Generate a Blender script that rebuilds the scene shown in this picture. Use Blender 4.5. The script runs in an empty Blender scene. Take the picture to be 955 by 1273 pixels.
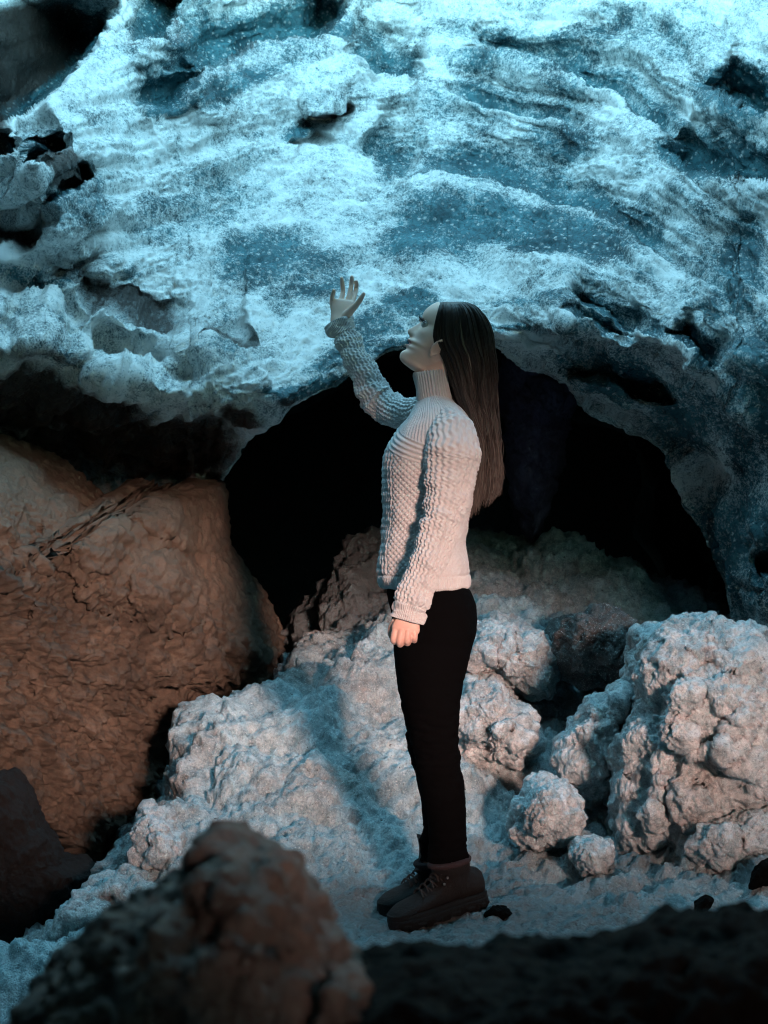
import bpy, math, random
import numpy as np
from mathutils import Vector
random.seed(7); rng = np.random.default_rng(7)
R = math.radians
S = bpy.context.scene
COL = S.collection

# ------------------------------------------------------------------ camera, sky, sun, exposure
CAM_H, FPX, CX, CY = 1.10, 2320.0, 477.5, 636.5
cd = bpy.data.cameras.new('camera'); cam = bpy.data.objects.new('camera', cd); COL.objects.link(cam)
cam.location = (0, 0, CAM_H); cam.rotation_euler = (R(90), 0, 0)
cd.sensor_fit = 'VERTICAL'; cd.sensor_height = 36.0; cd.lens = FPX / 1273 * 36
cd.clip_start = 0.05; cd.clip_end = 500
cd.dof.use_dof = True; cd.dof.focus_distance = 5.0; cd.dof.aperture_fstop = 8.0
S.camera = cam

SUN_AZ, SUN_EL = 17.0, 9.0            # degrees to the right of straight behind the camera, above the horizon
to_sun = Vector((math.sin(R(SUN_AZ)) * math.cos(R(SUN_EL)), -math.cos(R(SUN_AZ)) * math.cos(R(SUN_EL)), math.sin(R(SUN_EL))))
W = bpy.data.worlds.new('World'); S.world = W; W.use_nodes = True
nt = W.node_tree; bg = nt.nodes['Background']
sky = nt.nodes.new('ShaderNodeTexSky'); sky.sky_type = 'NISHITA'; sky.sun_disc = False
sky.dust_density = 0.0; sky.ozone_density = 4.0; sky.sun_elevation = R(SUN_EL); sky.sun_rotation = math.atan2(to_sun.x, to_sun.y)
tint = nt.nodes.new('ShaderNodeMix'); tint.data_type = 'RGBA'; tint.blend_type = 'MULTIPLY'; tint.inputs[0].default_value = 1
tint.inputs[7].default_value = (3.6, 3.3, 1.95, 1)
nt.links.new(sky.outputs[0], tint.inputs[6]); nt.links.new(tint.outputs[2], bg.inputs[0])
bg.inputs[1].default_value = 0.15
sl = bpy.data.lights.new('sun', 'SUN'); sun = bpy.data.objects.new('sun', sl); COL.objects.link(sun)
sl.energy = 0.68; sl.angle = R(6.0); sl.color = (1.0, 0.60, 0.50)
sun.location = to_sun * 20; sun.rotation_euler = (-to_sun).to_track_quat('-Z', 'Y').to_euler()
S.view_settings.view_transform = 'Standard'; S.view_settings.look = 'None'
S.view_settings.gamma = 1.0; S.view_settings.exposure = 3.1
try:
    S.cycles.use_denoising = True; S.cycles.filter_width = 1.05; S.cycles.max_bounces = 6; S.cycles.diffuse_bounces = 3
except Exception: pass

# ------------------------------------------------------------------ helpers
def at(px, py, Y):
    """a point of the photograph at a distance Y, in metres"""
    px = np.asarray(px, float); py = np.asarray(py, float); Y = np.asarray(Y, float)
    return np.stack(np.broadcast_arrays((px - CX) / FPX * Y, Y, CAM_H - (py - CY) / FPX * Y), -1)

_perm = rng.permutation(256); _perm = np.concatenate([_perm, _perm, _perm]).astype(np.int32)
_g = rng.normal(size=(256, 3)); _g /= np.linalg.norm(_g, axis=1)[:, None]; _g = _g.astype(np.float32)
def perlin(P):
    P = np.asarray(P, np.float32); sh = P.shape[:-1]; P = P.reshape(-1, 3)
    i = np.floor(P).astype(np.int32); f = P - i; i &= 255
    w = f * f * f * (f * (f * 6 - 15) + 10); out = np.zeros(len(P), np.float32)
    for dx in (0, 1):
        for dy in (0, 1):
            for dz in (0, 1):
                h = _perm[_perm[_perm[i[:, 0] + dx] + i[:, 1] + dy] + i[:, 2] + dz]
                d = f - np.array((dx, dy, dz), np.float32); g = _g[h]
                k = (w[:, 0] if dx else 1 - w[:, 0]) * (w[:, 1] if dy else 1 - w[:, 1]) * (w[:, 2] if dz else 1 - w[:, 2])
                out += k * (g * d).sum(1)
    return (out * 1.5).reshape(sh)
def fbm(P, f=1.0, o=4, gain=.5, off=0.0):
    P = np.asarray(P) * f + off; a, s = 1.0, 0
    for k in range(o):
        s = s + a * perlin(P); P = P * 2.03 + 17.3; a *= gain
    return s
def billow(P, f=1.0, o=4, gain=.5, off=0.0):
    """rounded lumps parted by creases"""
    P = np.asarray(P) * f + off; a, s = 1.0, 0
    for k in range(o):
        s = s + a * np.abs(perlin(P)); P = P * 2.07 + 11.7; a *= gain
    return s
def sstep(a, b, x):
    t = np.clip((x - a) / (b - a), 0, 1); return t * t * (3 - 2 * t)
def tps(ctrl, pts, smooth=1e-4):
    """thin plate spline through (a, b, value) rows"""
    c = np.asarray(ctrl, float); X = c[:, :2]; sc = np.ptp(X, axis=0).max(); X = X / sc; n = len(X)
    def U(r2): return np.where(r2 > 1e-12, r2 * np.log(np.maximum(r2, 1e-12)), 0)
    A = np.zeros((n + 3, n + 3)); A[:n, :n] = U(((X[:, None] - X[None]) ** 2).sum(-1)) + np.eye(n) * smooth
    A[:n, n] = 1; A[:n, n + 1:] = X; A[n, :n] = 1; A[n + 1:, :n] = X.T
    w = np.linalg.solve(A, np.concatenate([c[:, 2], np.zeros(3)]))
    q = np.asarray(pts, float); sh = q.shape[:-1]; q = q.reshape(-1, 2) / sc; out = np.zeros(len(q))
    for k in range(0, len(q), 100000):
        b = q[k:k + 100000]
        out[k:k + 100000] = U(((b[:, None] - X[None]) ** 2).sum(-1)) @ w[:n] + w[n] + b @ w[n + 1:]
    return out.reshape(sh)
def catmull(keys, n):
    k = np.asarray(keys, float); m = len(k); t = np.linspace(0, m - 1, n); i = np.minimum(t.astype(int), m - 2); f = (t - i)[:, None]
    p0 = k[np.maximum(i - 1, 0)]; p1 = k[i]; p2 = k[i + 1]; p3 = k[np.minimum(i + 2, m - 1)]
    return .5 * (2 * p1 + (p2 - p0) * f + (2 * p0 - 5 * p1 + 4 * p2 - p3) * f ** 2 + (3 * p1 - p0 - 3 * p2 + p3) * f ** 3)
def gnormals(P, wrap=False):
    if wrap:
        du = np.roll(P, -1, 1) - np.roll(P, 1, 1)
    else:
        du = np.gradient(P, axis=1)
    n = np.cross(du, np.gradient(P, axis=0)); return n / np.maximum(np.linalg.norm(n, axis=-1), 1e-9)[..., None]
def grid_faces(n, m, wrap=False, flip=False, off=0):
    i = np.arange(n - 1)[:, None] * m; j = np.arange(m if wrap else m - 1)[None]; j2 = (j + 1) % m
    q = np.stack([i + j, i + j2, i + m + j2, i + m + j], -1).reshape(-1, 4) + off
    return q[:, ::-1] if flip else q
def link_mesh(name, V, F, mat, parent=None, attrs=None, origin=None, smooth=True):
    """ONE mesh object from vertices and a list of face arrays (quads and triangles)"""
    V = np.asarray(V, np.float64).reshape(-1, 3)
    if origin is None: origin = (0, 0, 0)
    origin = np.asarray(origin, float)
    if not isinstance(F, list): F = [F]
    me = bpy.data.meshes.new(name); me.vertices.add(len(V)); me.vertices.foreach_set('co', (V - origin).astype(np.float32).ravel())
    tot = np.concatenate([np.full(len(f), f.shape[1]) for f in F]); flat = np.concatenate([f.ravel() for f in F])
    me.loops.add(len(flat)); me.loops.foreach_set('vertex_index', flat.astype(np.int32))
    me.polygons.add(len(tot)); st = np.concatenate([[0], np.cumsum(tot)[:-1]])
    me.polygons.foreach_set('loop_start', st.astype(np.int32))
    me.polygons.foreach_set('use_smooth', np.full(len(tot), smooth))
    me.update(calc_edges=True); me.validate()
    for k, v in (attrs or {}).items():
        a = me.attributes.new(k, 'FLOAT', 'POINT'); a.data.foreach_set('value', np.asarray(v, np.float32).ravel())
    me.materials.append(mat)
    o = bpy.data.objects.new(name, me); COL.objects.link(o)
    if parent is not None:
        o.parent = parent; o.location = Vector(origin) - Vector(parent.get('base', (0, 0, 0)))
    else:
        o.location = Vector(origin)
    return o
def tag(o, label, cat, group=None):
    o['label'] = label; o['category'] = cat
    if group: o['group'] = group
    return o
def structure(o, label=None):
    o['kind'] = 'structure'
    if label: o['label'] = label
    return o

# ------------------------------------------------------------------ materials
def new_mat(name):
    m = bpy.data.materials.new(name); m.use_nodes = True; t = m.node_tree; return m, t, t.nodes['Principled BSDF']
def N(t, kind, **kw):
    n = t.nodes.new(kind)
    for k, v in kw.items():
        if k.startswith('i_'): n.inputs[int(k[2:]) if k[2:].isdigit() else k[2:].replace('_', ' ')].default_value = v
        else: setattr(n, k, v)
    return n
def pos(t): return N(t, 'ShaderNodeNewGeometry').outputs['Position']
def noise(t, scale, detail=4, rough=.55, vec=None, dist=0):
    n = N(t, 'ShaderNodeTexNoise'); n.inputs['Scale'].default_value = scale; n.inputs['Detail'].default_value = detail
    n.inputs['Roughness'].default_value = rough; n.inputs['Distortion'].default_value = dist
    t.links.new(vec if vec is not None else pos(t), n.inputs['Vector']); return n.outputs[0]
def ramp(t, fac, stops, interp='LINEAR'):
    r = N(t, 'ShaderNodeValToRGB'); e = r.color_ramp.elements; r.color_ramp.interpolation = interp
    while len(e) < len(stops): e.new(.5)
    for k, (p, c) in enumerate(stops):
        e[k].position = p; e[k].color = (*c, 1) if isinstance(c, tuple) else (c, c, c, 1)
    t.links.new(fac, r.inputs[0]); return r.outputs[0]
def mix(t, fac, a, b, mode='MIX'):
    m = N(t, 'ShaderNodeMix', data_type='RGBA', blend_type=mode)
    for v, k in ((fac, 0), (a, 6), (b, 7)):
        if isinstance(v, (int, float)): m.inputs[k].default_value = v if k == 0 else (v, v, v, 1)
        elif isinstance(v, tuple): m.inputs[k].default_value = (*v, 1)
        else: t.links.new(v, m.inputs[k])
    return m.outputs[2]
def mth(t, op, a, b=0.0, clamp=False):
    m = N(t, 'ShaderNodeMath', operation=op, use_clamp=clamp)
    for v, k in ((a, 0), (b, 1)):
        if isinstance(v, (int, float)): m.inputs[k].default_value = v
        else: t.links.new(v, m.inputs[k])
    return m.outputs[0]
def attr(t, name): return N(t, 'ShaderNodeAttribute', attribute_name=name).outputs['Fac']
def bump(t, bsdf, h, strength, dist, prev=None):
    b = N(t, 'ShaderNodeBump'); b.inputs['Strength'].default_value = strength; b.inputs['Distance'].default_value = dist
    t.links.new(h, b.inputs['Height'])
    if prev is not None: t.links.new(prev, b.inputs['Normal'])
    t.links.new(b.outputs[0], bsdf.inputs['Normal']); return b.outputs[0]

def snow_mat(name, clean, dirt, amount, grit=.5):
    m, t, b = new_mat(name)
    big = noise(t, 3.1, 5, .6); spk = noise(t, 70, 3, .75); fine = noise(t, 95, 3, .75); mid = noise(t, 24, 5, .7); grain = noise(t, 170, 2, .8)
    c = mix(t, ramp(t, big, [(.5 - amount, 0.0), (.78 - amount, 1.0)]), clean, dirt)
    c = mix(t, ramp(t, mid, [(.38, 1.0), (.60, 0.0)]), c, mix(t, 1.0, c, (.50, .56, .58), 'MULTIPLY'))
    c = mix(t, ramp(t, grain, [(.35, .55), (.5, 0.0)]), c, mix(t, 1.0, c, (.45, .48, .5), 'MULTIPLY'))
    c = mix(t, ramp(t, grain, [(.60, 0.0), (.72, .7)]), c, (.85, .88, .88))
    g = mth(t, 'ADD', attr(t, 'grit'), mth(t, 'MULTIPLY', mth(t, 'SUBTRACT', mid, .5), 1.4))  # mask holds real grit plus shade painted inside the cave mouth
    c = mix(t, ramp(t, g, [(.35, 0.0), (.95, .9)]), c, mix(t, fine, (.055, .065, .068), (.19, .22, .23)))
    c = mix(t, ramp(t, spk, [(.28, grit), (.36, 0.0)]), c, (.03, .028, .026))
    t.links.new(c, b.inputs['Base Color'])
    b.inputs['Roughness'].default_value = .5; b.inputs['Specular IOR Level'].default_value = .4
    b.inputs['Subsurface Weight'].default_value = .35; b.inputs['Subsurface Radius'].default_value = (.4, .9, 1.0); b.inputs['Subsurface Scale'].default_value = .045
    n1 = bump(t, b, mid, .6, .022); n2 = bump(t, b, fine, .9, .014, n1); bump(t, b, grain, .8, .008, n2)
    return m
M = {}
M['snow'] = snow_mat('old_snow', (.52, .66, .69), (.34, .33, .31), .06, .9)
M['boulder_snow'] = snow_mat('boulder_snow', (.68, .77, .79), (.46, .40, .36), .03, .7)
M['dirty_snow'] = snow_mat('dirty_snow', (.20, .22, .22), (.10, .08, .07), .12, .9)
def rock_mat(name, a, b_, c_, rough=.75, scale=1.0, glint=0):
    m, t, b = new_mat(name)
    n1 = noise(t, 4.5 * scale, 6, .62, dist=.6); n2 = noise(t, 34 * scale, 6, .7); n3 = noise(t, 160, 4, .7)
    c = mix(t, ramp(t, n1, [(.36, 0.0), (.64, 1.0)]), a, b_)
    c = mix(t, ramp(t, n2, [(.40, 0.0), (.66, .75)]), c, c_)
    t.links.new(c, b.inputs['Base Color']); b.inputs['Roughness'].default_value = rough
    b.inputs['Specular IOR Level'].default_value = .35
    k = bump(t, b, n2, .8, .02); bump(t, b, n3, .7, .006, k)
    return m
M['brown_rock'] = rock_mat('brown_rock', (.070, .052, .037), (.155, .115, .083), (.034, .026, .020))
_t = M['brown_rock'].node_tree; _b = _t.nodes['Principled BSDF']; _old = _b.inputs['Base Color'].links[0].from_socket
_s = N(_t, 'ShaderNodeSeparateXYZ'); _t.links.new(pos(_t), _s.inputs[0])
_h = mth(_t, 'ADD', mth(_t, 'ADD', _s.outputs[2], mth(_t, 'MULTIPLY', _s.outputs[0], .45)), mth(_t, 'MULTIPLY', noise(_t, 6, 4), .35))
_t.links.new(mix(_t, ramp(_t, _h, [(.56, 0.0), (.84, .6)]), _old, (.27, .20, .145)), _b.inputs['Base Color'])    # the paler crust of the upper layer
M['dark_gravel'] = rock_mat('dark_gravel', (.0022, .0021, .002), (.0045, .0042, .0038), (.0014, .0013, .0013))
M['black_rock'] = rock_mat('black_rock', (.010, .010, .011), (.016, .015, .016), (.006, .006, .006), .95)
M['purple_rock'] = rock_mat('purple_rock', (.10, .078, .14), (.15, .12, .20), (.05, .04, .07), .7)
M['shaded_brown'] = rock_mat('shaded_brown', (.004, .0032, .0028), (.009, .0065, .0055), (.0025, .002, .002), .9)  # the hollow's shadow is put into this rock colour
M['wall_rock'] = rock_mat('wall_rock', (.05, .045, .042), (.09, .08, .072), (.03, .027, .025), .9)
M['fore_rock'] = rock_mat('fore_rock', (.095, .078, .068), (.17, .135, .118), (.05, .042, .038))

m, t, b = new_mat('glacier_ice'); M['ice'] = m
n_big = noise(t, 5.0, 6, .62); n_mid = noise(t, 42, 5, .7); n_fine = noise(t, 150, 4, .72); n_cr = noise(t, 75, 6, .75, dist=1.2)
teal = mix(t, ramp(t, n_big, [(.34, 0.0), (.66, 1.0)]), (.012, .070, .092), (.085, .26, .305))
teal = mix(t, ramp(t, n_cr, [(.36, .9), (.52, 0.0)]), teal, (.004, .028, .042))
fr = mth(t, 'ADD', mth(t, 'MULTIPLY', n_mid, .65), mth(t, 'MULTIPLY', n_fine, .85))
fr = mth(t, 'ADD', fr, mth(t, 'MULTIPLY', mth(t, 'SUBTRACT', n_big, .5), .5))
fr = mth(t, 'SUBTRACT', mth(t, 'ADD', fr, .08), mth(t, 'MULTIPLY', attr(t, 'clear_shade'), .36))  # mask holds glassy patches plus shade painted along the creases
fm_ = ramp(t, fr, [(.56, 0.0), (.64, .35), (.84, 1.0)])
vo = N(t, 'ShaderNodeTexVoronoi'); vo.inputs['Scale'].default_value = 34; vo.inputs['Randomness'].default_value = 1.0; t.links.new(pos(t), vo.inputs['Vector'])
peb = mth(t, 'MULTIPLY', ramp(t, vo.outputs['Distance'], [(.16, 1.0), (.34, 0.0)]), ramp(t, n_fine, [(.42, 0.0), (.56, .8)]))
fm_ = mth(t, 'MAXIMUM', fm_, mth(t, 'MULTIPLY', peb, ramp(t, attr(t, 'clear_shade'), [(.25, 0.0), (.7, 1.0)])))
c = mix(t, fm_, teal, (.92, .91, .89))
cm = mth(t, 'SUBTRACT', 1.0, fm_)
dm = ramp(t, mth(t, 'ADD', attr(t, 'dirt'), mth(t, 'MULTIPLY', mth(t, 'SUBTRACT', n_mid, .5), .9)), [(.35, 0.0), (.8, 1.0)])  # real silt plus shade painted under the left overhang
c = mix(t, dm, c, mix(t, n_mid, (.010, .008, .0075), (.060, .041, .033)))
t.links.new(c, b.inputs['Base Color'])
t.links.new(mix(t, cm, .4, .13), b.inputs['Roughness']); b.inputs['Specular IOR Level'].default_value = .55
k1 = bump(t, b, n_mid, .45, .02); k2 = bump(t, b, n_cr, .8, .010, k1); bump(t, b, peb, .5, .012, k2)

# ------------------------------------------------------------------ the ice wall
def seg_dist(px, py, line):
    """signed distance to a polyline in photo pixels (positive on its lower right hand side) and place along it"""
    best = np.full(px.shape, 1e9); sgn = np.zeros(px.shape); along = np.zeros(px.shape); L = np.asarray(line, float)
    for k in range(len(L) - 1):
        a, d = L[k], L[k + 1] - L[k]; l2 = d @ d
        s = np.clip(((px - a[0]) * d[0] + (py - a[1]) * d[1]) / l2, 0, 1)
        ex, ey = px - a[0] - s * d[0], py - a[1] - s * d[1]; q = np.hypot(ex, ey)
        u = q < best; best = np.where(u, q, best); sgn = np.where(u, np.sign(d[0] * ey - d[1] * ex), sgn)
        along = np.where(u, (k + s) / (len(L) - 1), along)
    return best * np.where(sgn == 0, 1, sgn), along

arch = np.array([(-900, 760), (-300, 760), (0, 760), (150, 770), (235, 760), (262, 640), (285, 588), (302, 556), (340, 528), (400, 487), (440, 461), (480, 440), (520, 432),
                 (560, 428), (600, 426), (625, 432), (645, 452), (675, 462), (703, 477), (719, 505), (763, 525), (796, 539), (828, 565), (852, 593),
                 (870, 634), (882, 674), (905, 718), (913, 760), (925, 900), (960, 1000), (1300, 1050), (1900, 1050)], float)
def axis(lo, hi, a, b, d, g=1.08):
    mid = list(np.arange(a, b, d)); l, r_, s = [], [], d
    x = a
    while x > lo: s *= g; x -= s; l.append(x)
    s, x = d, mid[-1]
    while x < hi: s *= g; x += s; r_.append(x)
    return np.array(l[::-1] + mid + r_)
ucol = axis(-900, 1850, -25, 985, 1.35)
edge = np.interp(ucol, arch[:, 0], arch[:, 1])
edge = edge + 5 * perlin(np.stack([ucol * .035, 0 * ucol, 0 * ucol + 3.3], -1)) + 1.6 * perlin(np.stack([ucol * .09, 0 * ucol, 0 * ucol + 7.7], -1))
nrow = 520
tt = np.concatenate([-np.geomspace(1.5, .004, 30), np.linspace(0, 1, nrow)])     # 0 = top of the photograph, 1 = lip
PX = np.broadcast_to(ucol[None], (len(tt), len(ucol))).copy()
PY = np.where(tt[:, None] < 0, tt[:, None] * 640, tt[:, None] * edge[None])
ice_ctrl = [(-800, 0, 8.0), (0, 0, 8.3), (240, 0, 8.7), (477, 0, 9.0), (720, 0, 8.8), (955, 0, 8.3), (1700, 0, 7.5), (0, -600, 11.5), (477, -600, 12), (955, -600, 11.5), (1700, -600, 9.5), (-800, -600, 10.5),
            (-800, 300, 6.2), (0, 200, 7.1), (110, 200, 7.4), (300, 180, 7.8), (477, 200, 7.9), (700, 200, 7.7), (850, 200, 7.35), (955, 200, 7.1), (1700, 300, 6),
            (40, 330, 6.5), (200, 330, 6.85), (330, 330, 7.05), (477, 330, 7.15), (620, 330, 7.05), (750, 330, 6.9), (860, 330, 6.75), (940, 330, 6.5),
            (0, 410, 6.15), (100, 420, 6.3), (200, 430, 6.3), (300, 450, 6.4), (400, 450, 6.5), (480, 420, 6.65), (560, 405, 6.65), (640, 405, 6.6), (700, 420, 6.45), (800, 440, 6.4), (870, 450, 6.25), (940, 450, 6.15),
            (0, 470, 6.2), (0, 540, 6.75), (0, 620, 7.5), (100, 490, 6.35), (130, 560, 6.9), (150, 620, 7.7), (0, 750, 8.3), (150, 760, 8.4), (-800, 760, 8.0), (210, 510, 6.4), (270, 540, 6.55), (270, 600, 7.4), (300, 500, 6.3), (340, 520, 6.4), (-800, 620, 7.2),
            (660, 450, 6.75), (720, 490, 7.0), (760, 470, 6.65), (790, 520, 7.1), (850, 510, 6.65), (850, 580, 7.1), (900, 560, 6.5), (940, 560, 6.35), (885, 660, 6.95), (920, 680, 6.6), (950, 700, 6.4), (920, 780, 6.75), (955, 850, 6.4), (1700, 900, 5.8)]
D = tps(ice_ctrl, np.stack([PX, PY], -1))
P0 = at(PX, PY, D)
wob = fbm(P0, 1.6, 2) * 16; wob2 = fbm(P0, 1.6, 2, off=31.) * 13
QX, QY = PX + wob, PY + wob2
# lobes: (polyline, depth m, fade above px, roll px)
lobes = [
    ([(165, 136), (205, 134), (232, 112), (250, 96)], .16, 60, 26), ([(200, 96), (245, 86), (290, 70), (330, 56), (375, 50), (420, 24), (450, 0)], .26, 90, 38),
    ([(380, 140), (400, 140), (420, 131), (446, 139)], .10, 26, 12), ([(366, 176), (380, 178), (396, 170), (402, 158)], .06, 22, 12),
    ([(20, 206), (52, 214), (66, 196), (92, 182)], .20, 50, 34), ([(44, 262), (75, 254), (100, 238), (122, 214)], .16, 45, 30),
    ([(-60, 312), (0, 306), (40, 300), (62, 276), (80, 262)], .22, 60, 36), ([(-60, 196), (10, 190), (28, 182), (22, 150)], .25, 80, 60),
    ([(-60, 150), (20, 140), (55, 122), (90, 88), (122, 44), (150, -20)], .85, 120, 120),
    ([(160, 40), (200, 36), (222, 12), (226, -30)], .25, 70, 40),
    ([(40, 330), (80, 350), (105, 372), (150, 386), (200, 398), (235, 408)], .16, 40, 22), ([(180, 392), (230, 396), (270, 404), (300, 424), (318, 412)], .18, 42, 26),
    ([(-60, 378), (20, 372), (70, 384), (110, 398)], .16, 45, 26), ([(-60, 418), (30, 410), (90, 418), (140, 436), (190, 446), (228, 442)], .18, 40, 24),
    ([(100, 440), (150, 458), (220, 470), (260, 462)], .12, 40, 22), 
    
    ([(470, 206), (560, 214), (650, 226), (740, 262), (800, 296), (840, 326)], .09, 60, 14), ([(560, 62), (640, 76), (700, 96), (770, 120), (820, 150), (845, 176)], .13, 60, 22),
    ([(820, 186), (850, 206), (890, 208), (930, 214), (1010, 226)], .32, 60, 46), ([(885, 132), (925, 140), (970, 150), (1040, 160)], .42, 70, 60), 
    ([(455, 182), (485, 196), (520, 210)], .08, 40, 16), ([(420, 60), (480, 88), (530, 100)], .10, 60, 26), ([(380, 40), (440, 48), (500, 84)], .08, 50, 20),
    ([(560, 118), (620, 132), (690, 150), (720, 178)], .08, 50, 18), ([(700, 388), (745, 400), (790, 424)], .07, 24, 10), ([(660, 398), (720, 418), (760, 430)], .07, 24, 12),
    ([(690, 372), (760, 386), (830, 430)], .06, 24, 10), ([(690, 470), (740, 472), (790, 486), (850, 500)], .09, 50, 40), ([(820, 420), (860, 440), (890, 470)], .12, 40, 22),

    ([(925, 690), (945, 716), (970, 710)], .12, 40, 24),
]
crease_shade = np.zeros(PX.shape)  # shade of the crease hollows, painted into the ice colour
for line, dep, fade, roll in lobes:
    lx_, ly_ = np.mean([q[0] for q in line]), np.mean([q[1] for q in line]); lefty = lx_ < 330 and ly_ > 260
    if lefty: fade = fade * 1.5
    d, al = seg_dist(QX, QY, line)
    ends = sstep(0, .2, al) * sstep(0, .2, 1 - al)
    up_ = -d                                                        # pixels above the lip
    if roll == 12:                                                  # a small roof edge with a hollow under it
        D = D + 2.2 * dep * ends * np.where(d > 0, np.exp(-(d / fade) ** 2), 0) - dep * ends * np.where(d <= 0, np.exp(-(d / (fade * 1.5)) ** 2), 0)
    else:
        D = D + (1.55 if dep > .3 else 1.5 if lefty else 2.9) * dep * ends * np.where(up_ > 0, np.exp(-(up_ / fade) ** 1.6), 0)
        if not lefty: crease_shade = np.maximum(crease_shade, ends * np.where(up_ > -2, np.exp(-(np.maximum(up_, 0) / (fade * .62)) ** 2), 0) * (1.25 if dep > .14 else .9))
        D = D - (.75 if dep > .3 else .3 if lefty else 1.1) * dep * ends * np.where(up_ <= 0, np.exp(-(d / (fade * 1.1)) ** 2), 0)
# lip: the sheet rolls back into the dark at the arch
lipw = np.interp(PX, [0, 280, 300, 470, 620, 700, 850, 960], [30, 22, 7, 7, 16, 40, 34, 20])
e = np.clip((edge[None] - PY) / lipw, 0, 1)
D = D + np.interp(PX, [0, 290, 310, 480, 620, 700, 900], [.5, .3, .07, .07, .25, .5, .45]) * (1 - np.sqrt(np.clip(1 - (1 - e) ** 2, 0, 1)))
def blur(A, n):
    for _ in range(n):
        B = A.copy(); B[1:-1] = (A[:-2] + 2 * A[1:-1] + A[2:]) / 4; A = B.copy(); A[:, 1:-1] = (B[:, :-2] + 2 * B[:, 1:-1] + B[:, 2:]) / 4
    return A
lf_ = sstep(360, 200, PX) * sstep(260, 300, PY); D = blur(D, 3); D = D * (1 - lf_) + blur(D, 22) * lf_
P = at(PX, PY, D); nrm = gnormals(at(PX, PY, blur(D, 40))); nrm *= np.where((nrm[..., 1] > 0), -1, 1)[..., None]
calm = 1 - .6 * np.exp(-((edge[None] - PY) / 14) ** 2) * (PX > 270)
# how lumpy each part is
left = sstep(360, 150, PX) * sstep(270, 330, PY) * sstep(600, 520, PY)
soft = 1 - .75 * sstep(230, 60, np.hypot(PX, PY * 1.1))
rough = .40 + .65 * left + .45 * sstep(640, 720, PX) * sstep(400, 450, PY) + .3 * sstep(850, 930, PX) + .4 * sstep(120, 0, PY)
rad_ = np.hypot((QX - 470) / 1.2, QY - 760); ang_ = np.arctan2(QX - 470, 760 - QY)
flow = np.stack([ang_ * 2.6, rad_ * .021 + .5 * fbm(P, 1.1, 2, .5, 21.), D * 0 + 2.], -1)
P = P + nrm * ((.050 * fbm(P, 2.2, 3) * rough + .075 * (billow(P, 3.3, 3, .45) - .42) * rough + .10 * (np.abs(perlin(flow)) - .25) + .03 * (np.abs(perlin(flow * 2.3 + 7.)) - .25) + .007 * fbm(flow, 6., 2) + .020 * (billow(P, 13, 3, .55, 5.) - .4) * (.25 + .6 * rough) + .0085 * fbm(P * np.array((.55, 1, 1.3)), 30, 4, .62, 9.) * (.55 + .9 * sstep(-.2, .5, fbm(P, 3, 2, .5, 71.)))) * calm * soft)[..., None]
P = P + np.stack([fbm(P, 9, 3, .55, 40.), 0 * D, fbm(P, 9, 3, .55, 60.)], -1) * (.010 * calm * soft)[..., None]
# glassy blue ice patches (cx, cy, rx, ry, tilt, strength)
patches = [(640, 283, 165, 34, 6, 1.05), (540, 300, 80, 30, -8, .85), (330, 318, 70, 36, -20, .85), (388, 350, 40, 34, -20, .8), (345, 372, 24, 20, 0, .5), (510, 372, 50, 26, -14, 1.0), (478, 398, 40, 20, -20, .75),
           (400, 478, 60, 14, -8, 1.0), (355, 476, 40, 9, -4, .9), (660, 372, 60, 12, 6, .75), (640, 405, 55, 9, 4, .75), (720, 345, 60, 14, 8, .4), (250, 250, 110, 50, -20, .38), (560, 160, 80, 40, 10, .32),
           (920, 320, 34, 90, 10, .8), (890, 370, 50, 40, 30, .5), (800, 250, 60, 60, 40, .35), (690, 170, 60, 40, 20, .6), (300, 100, 110, 20, -22, .8), (215, 130, 40, 14, -20, .7), (850, 195, 40, 24, 20, 1.0), (930, 120, 60, 50, 20, 1.0), (640, 90, 100, 16, 14, .6), (100, 240, 50, 40, -30, .5), (230, 15, 60, 30, 0, .6), (800, 40, 120, 40, 0, .3), (40, 350, 50, 14, 10, .7), (480, 195, 20, 26, 20, .7),
           (380, 165, 24, 16, -10, .8), (430, 440, 60, 14, -24, .7), (500, 430, 40, 10, -10, .9), (770, 470, 90, 30, 16, .95), (840, 520, 70, 50, 30, .9), (940, 500, 50, 120, 0, .7), (920, 680, 60, 90, 0, .75), (745, 420, 60, 20, 20, .4),
           (600, 40, 90, 18, 10, .4), (300, 430, 40, 16, 0, .4), (150, 340, 30, 12, 30, .4), (860, 270, 70, 50, 40, .4), (300, 60, 120, 30, -20, .35), (780, 330, 40, 20, 20, .4)]
clear_shade_m = np.zeros(PX.shape)
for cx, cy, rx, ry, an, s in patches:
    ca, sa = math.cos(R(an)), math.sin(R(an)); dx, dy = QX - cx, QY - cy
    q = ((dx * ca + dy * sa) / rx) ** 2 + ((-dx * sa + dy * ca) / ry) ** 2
    clear_shade_m = np.maximum(clear_shade_m, s * np.clip(1.25 - q, 0, 1))
clear_shade_m = np.maximum(clear_shade_m, crease_shade)  # painted crease shade joins the real ice patches
clear_shade_m = np.clip(clear_shade_m * .9 + .16 + .22 * fbm(P, 6, 3, .5, 3.) + .30 * fbm(flow, 1.7, 4, .6, 7.), 0, 1.5)
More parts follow.
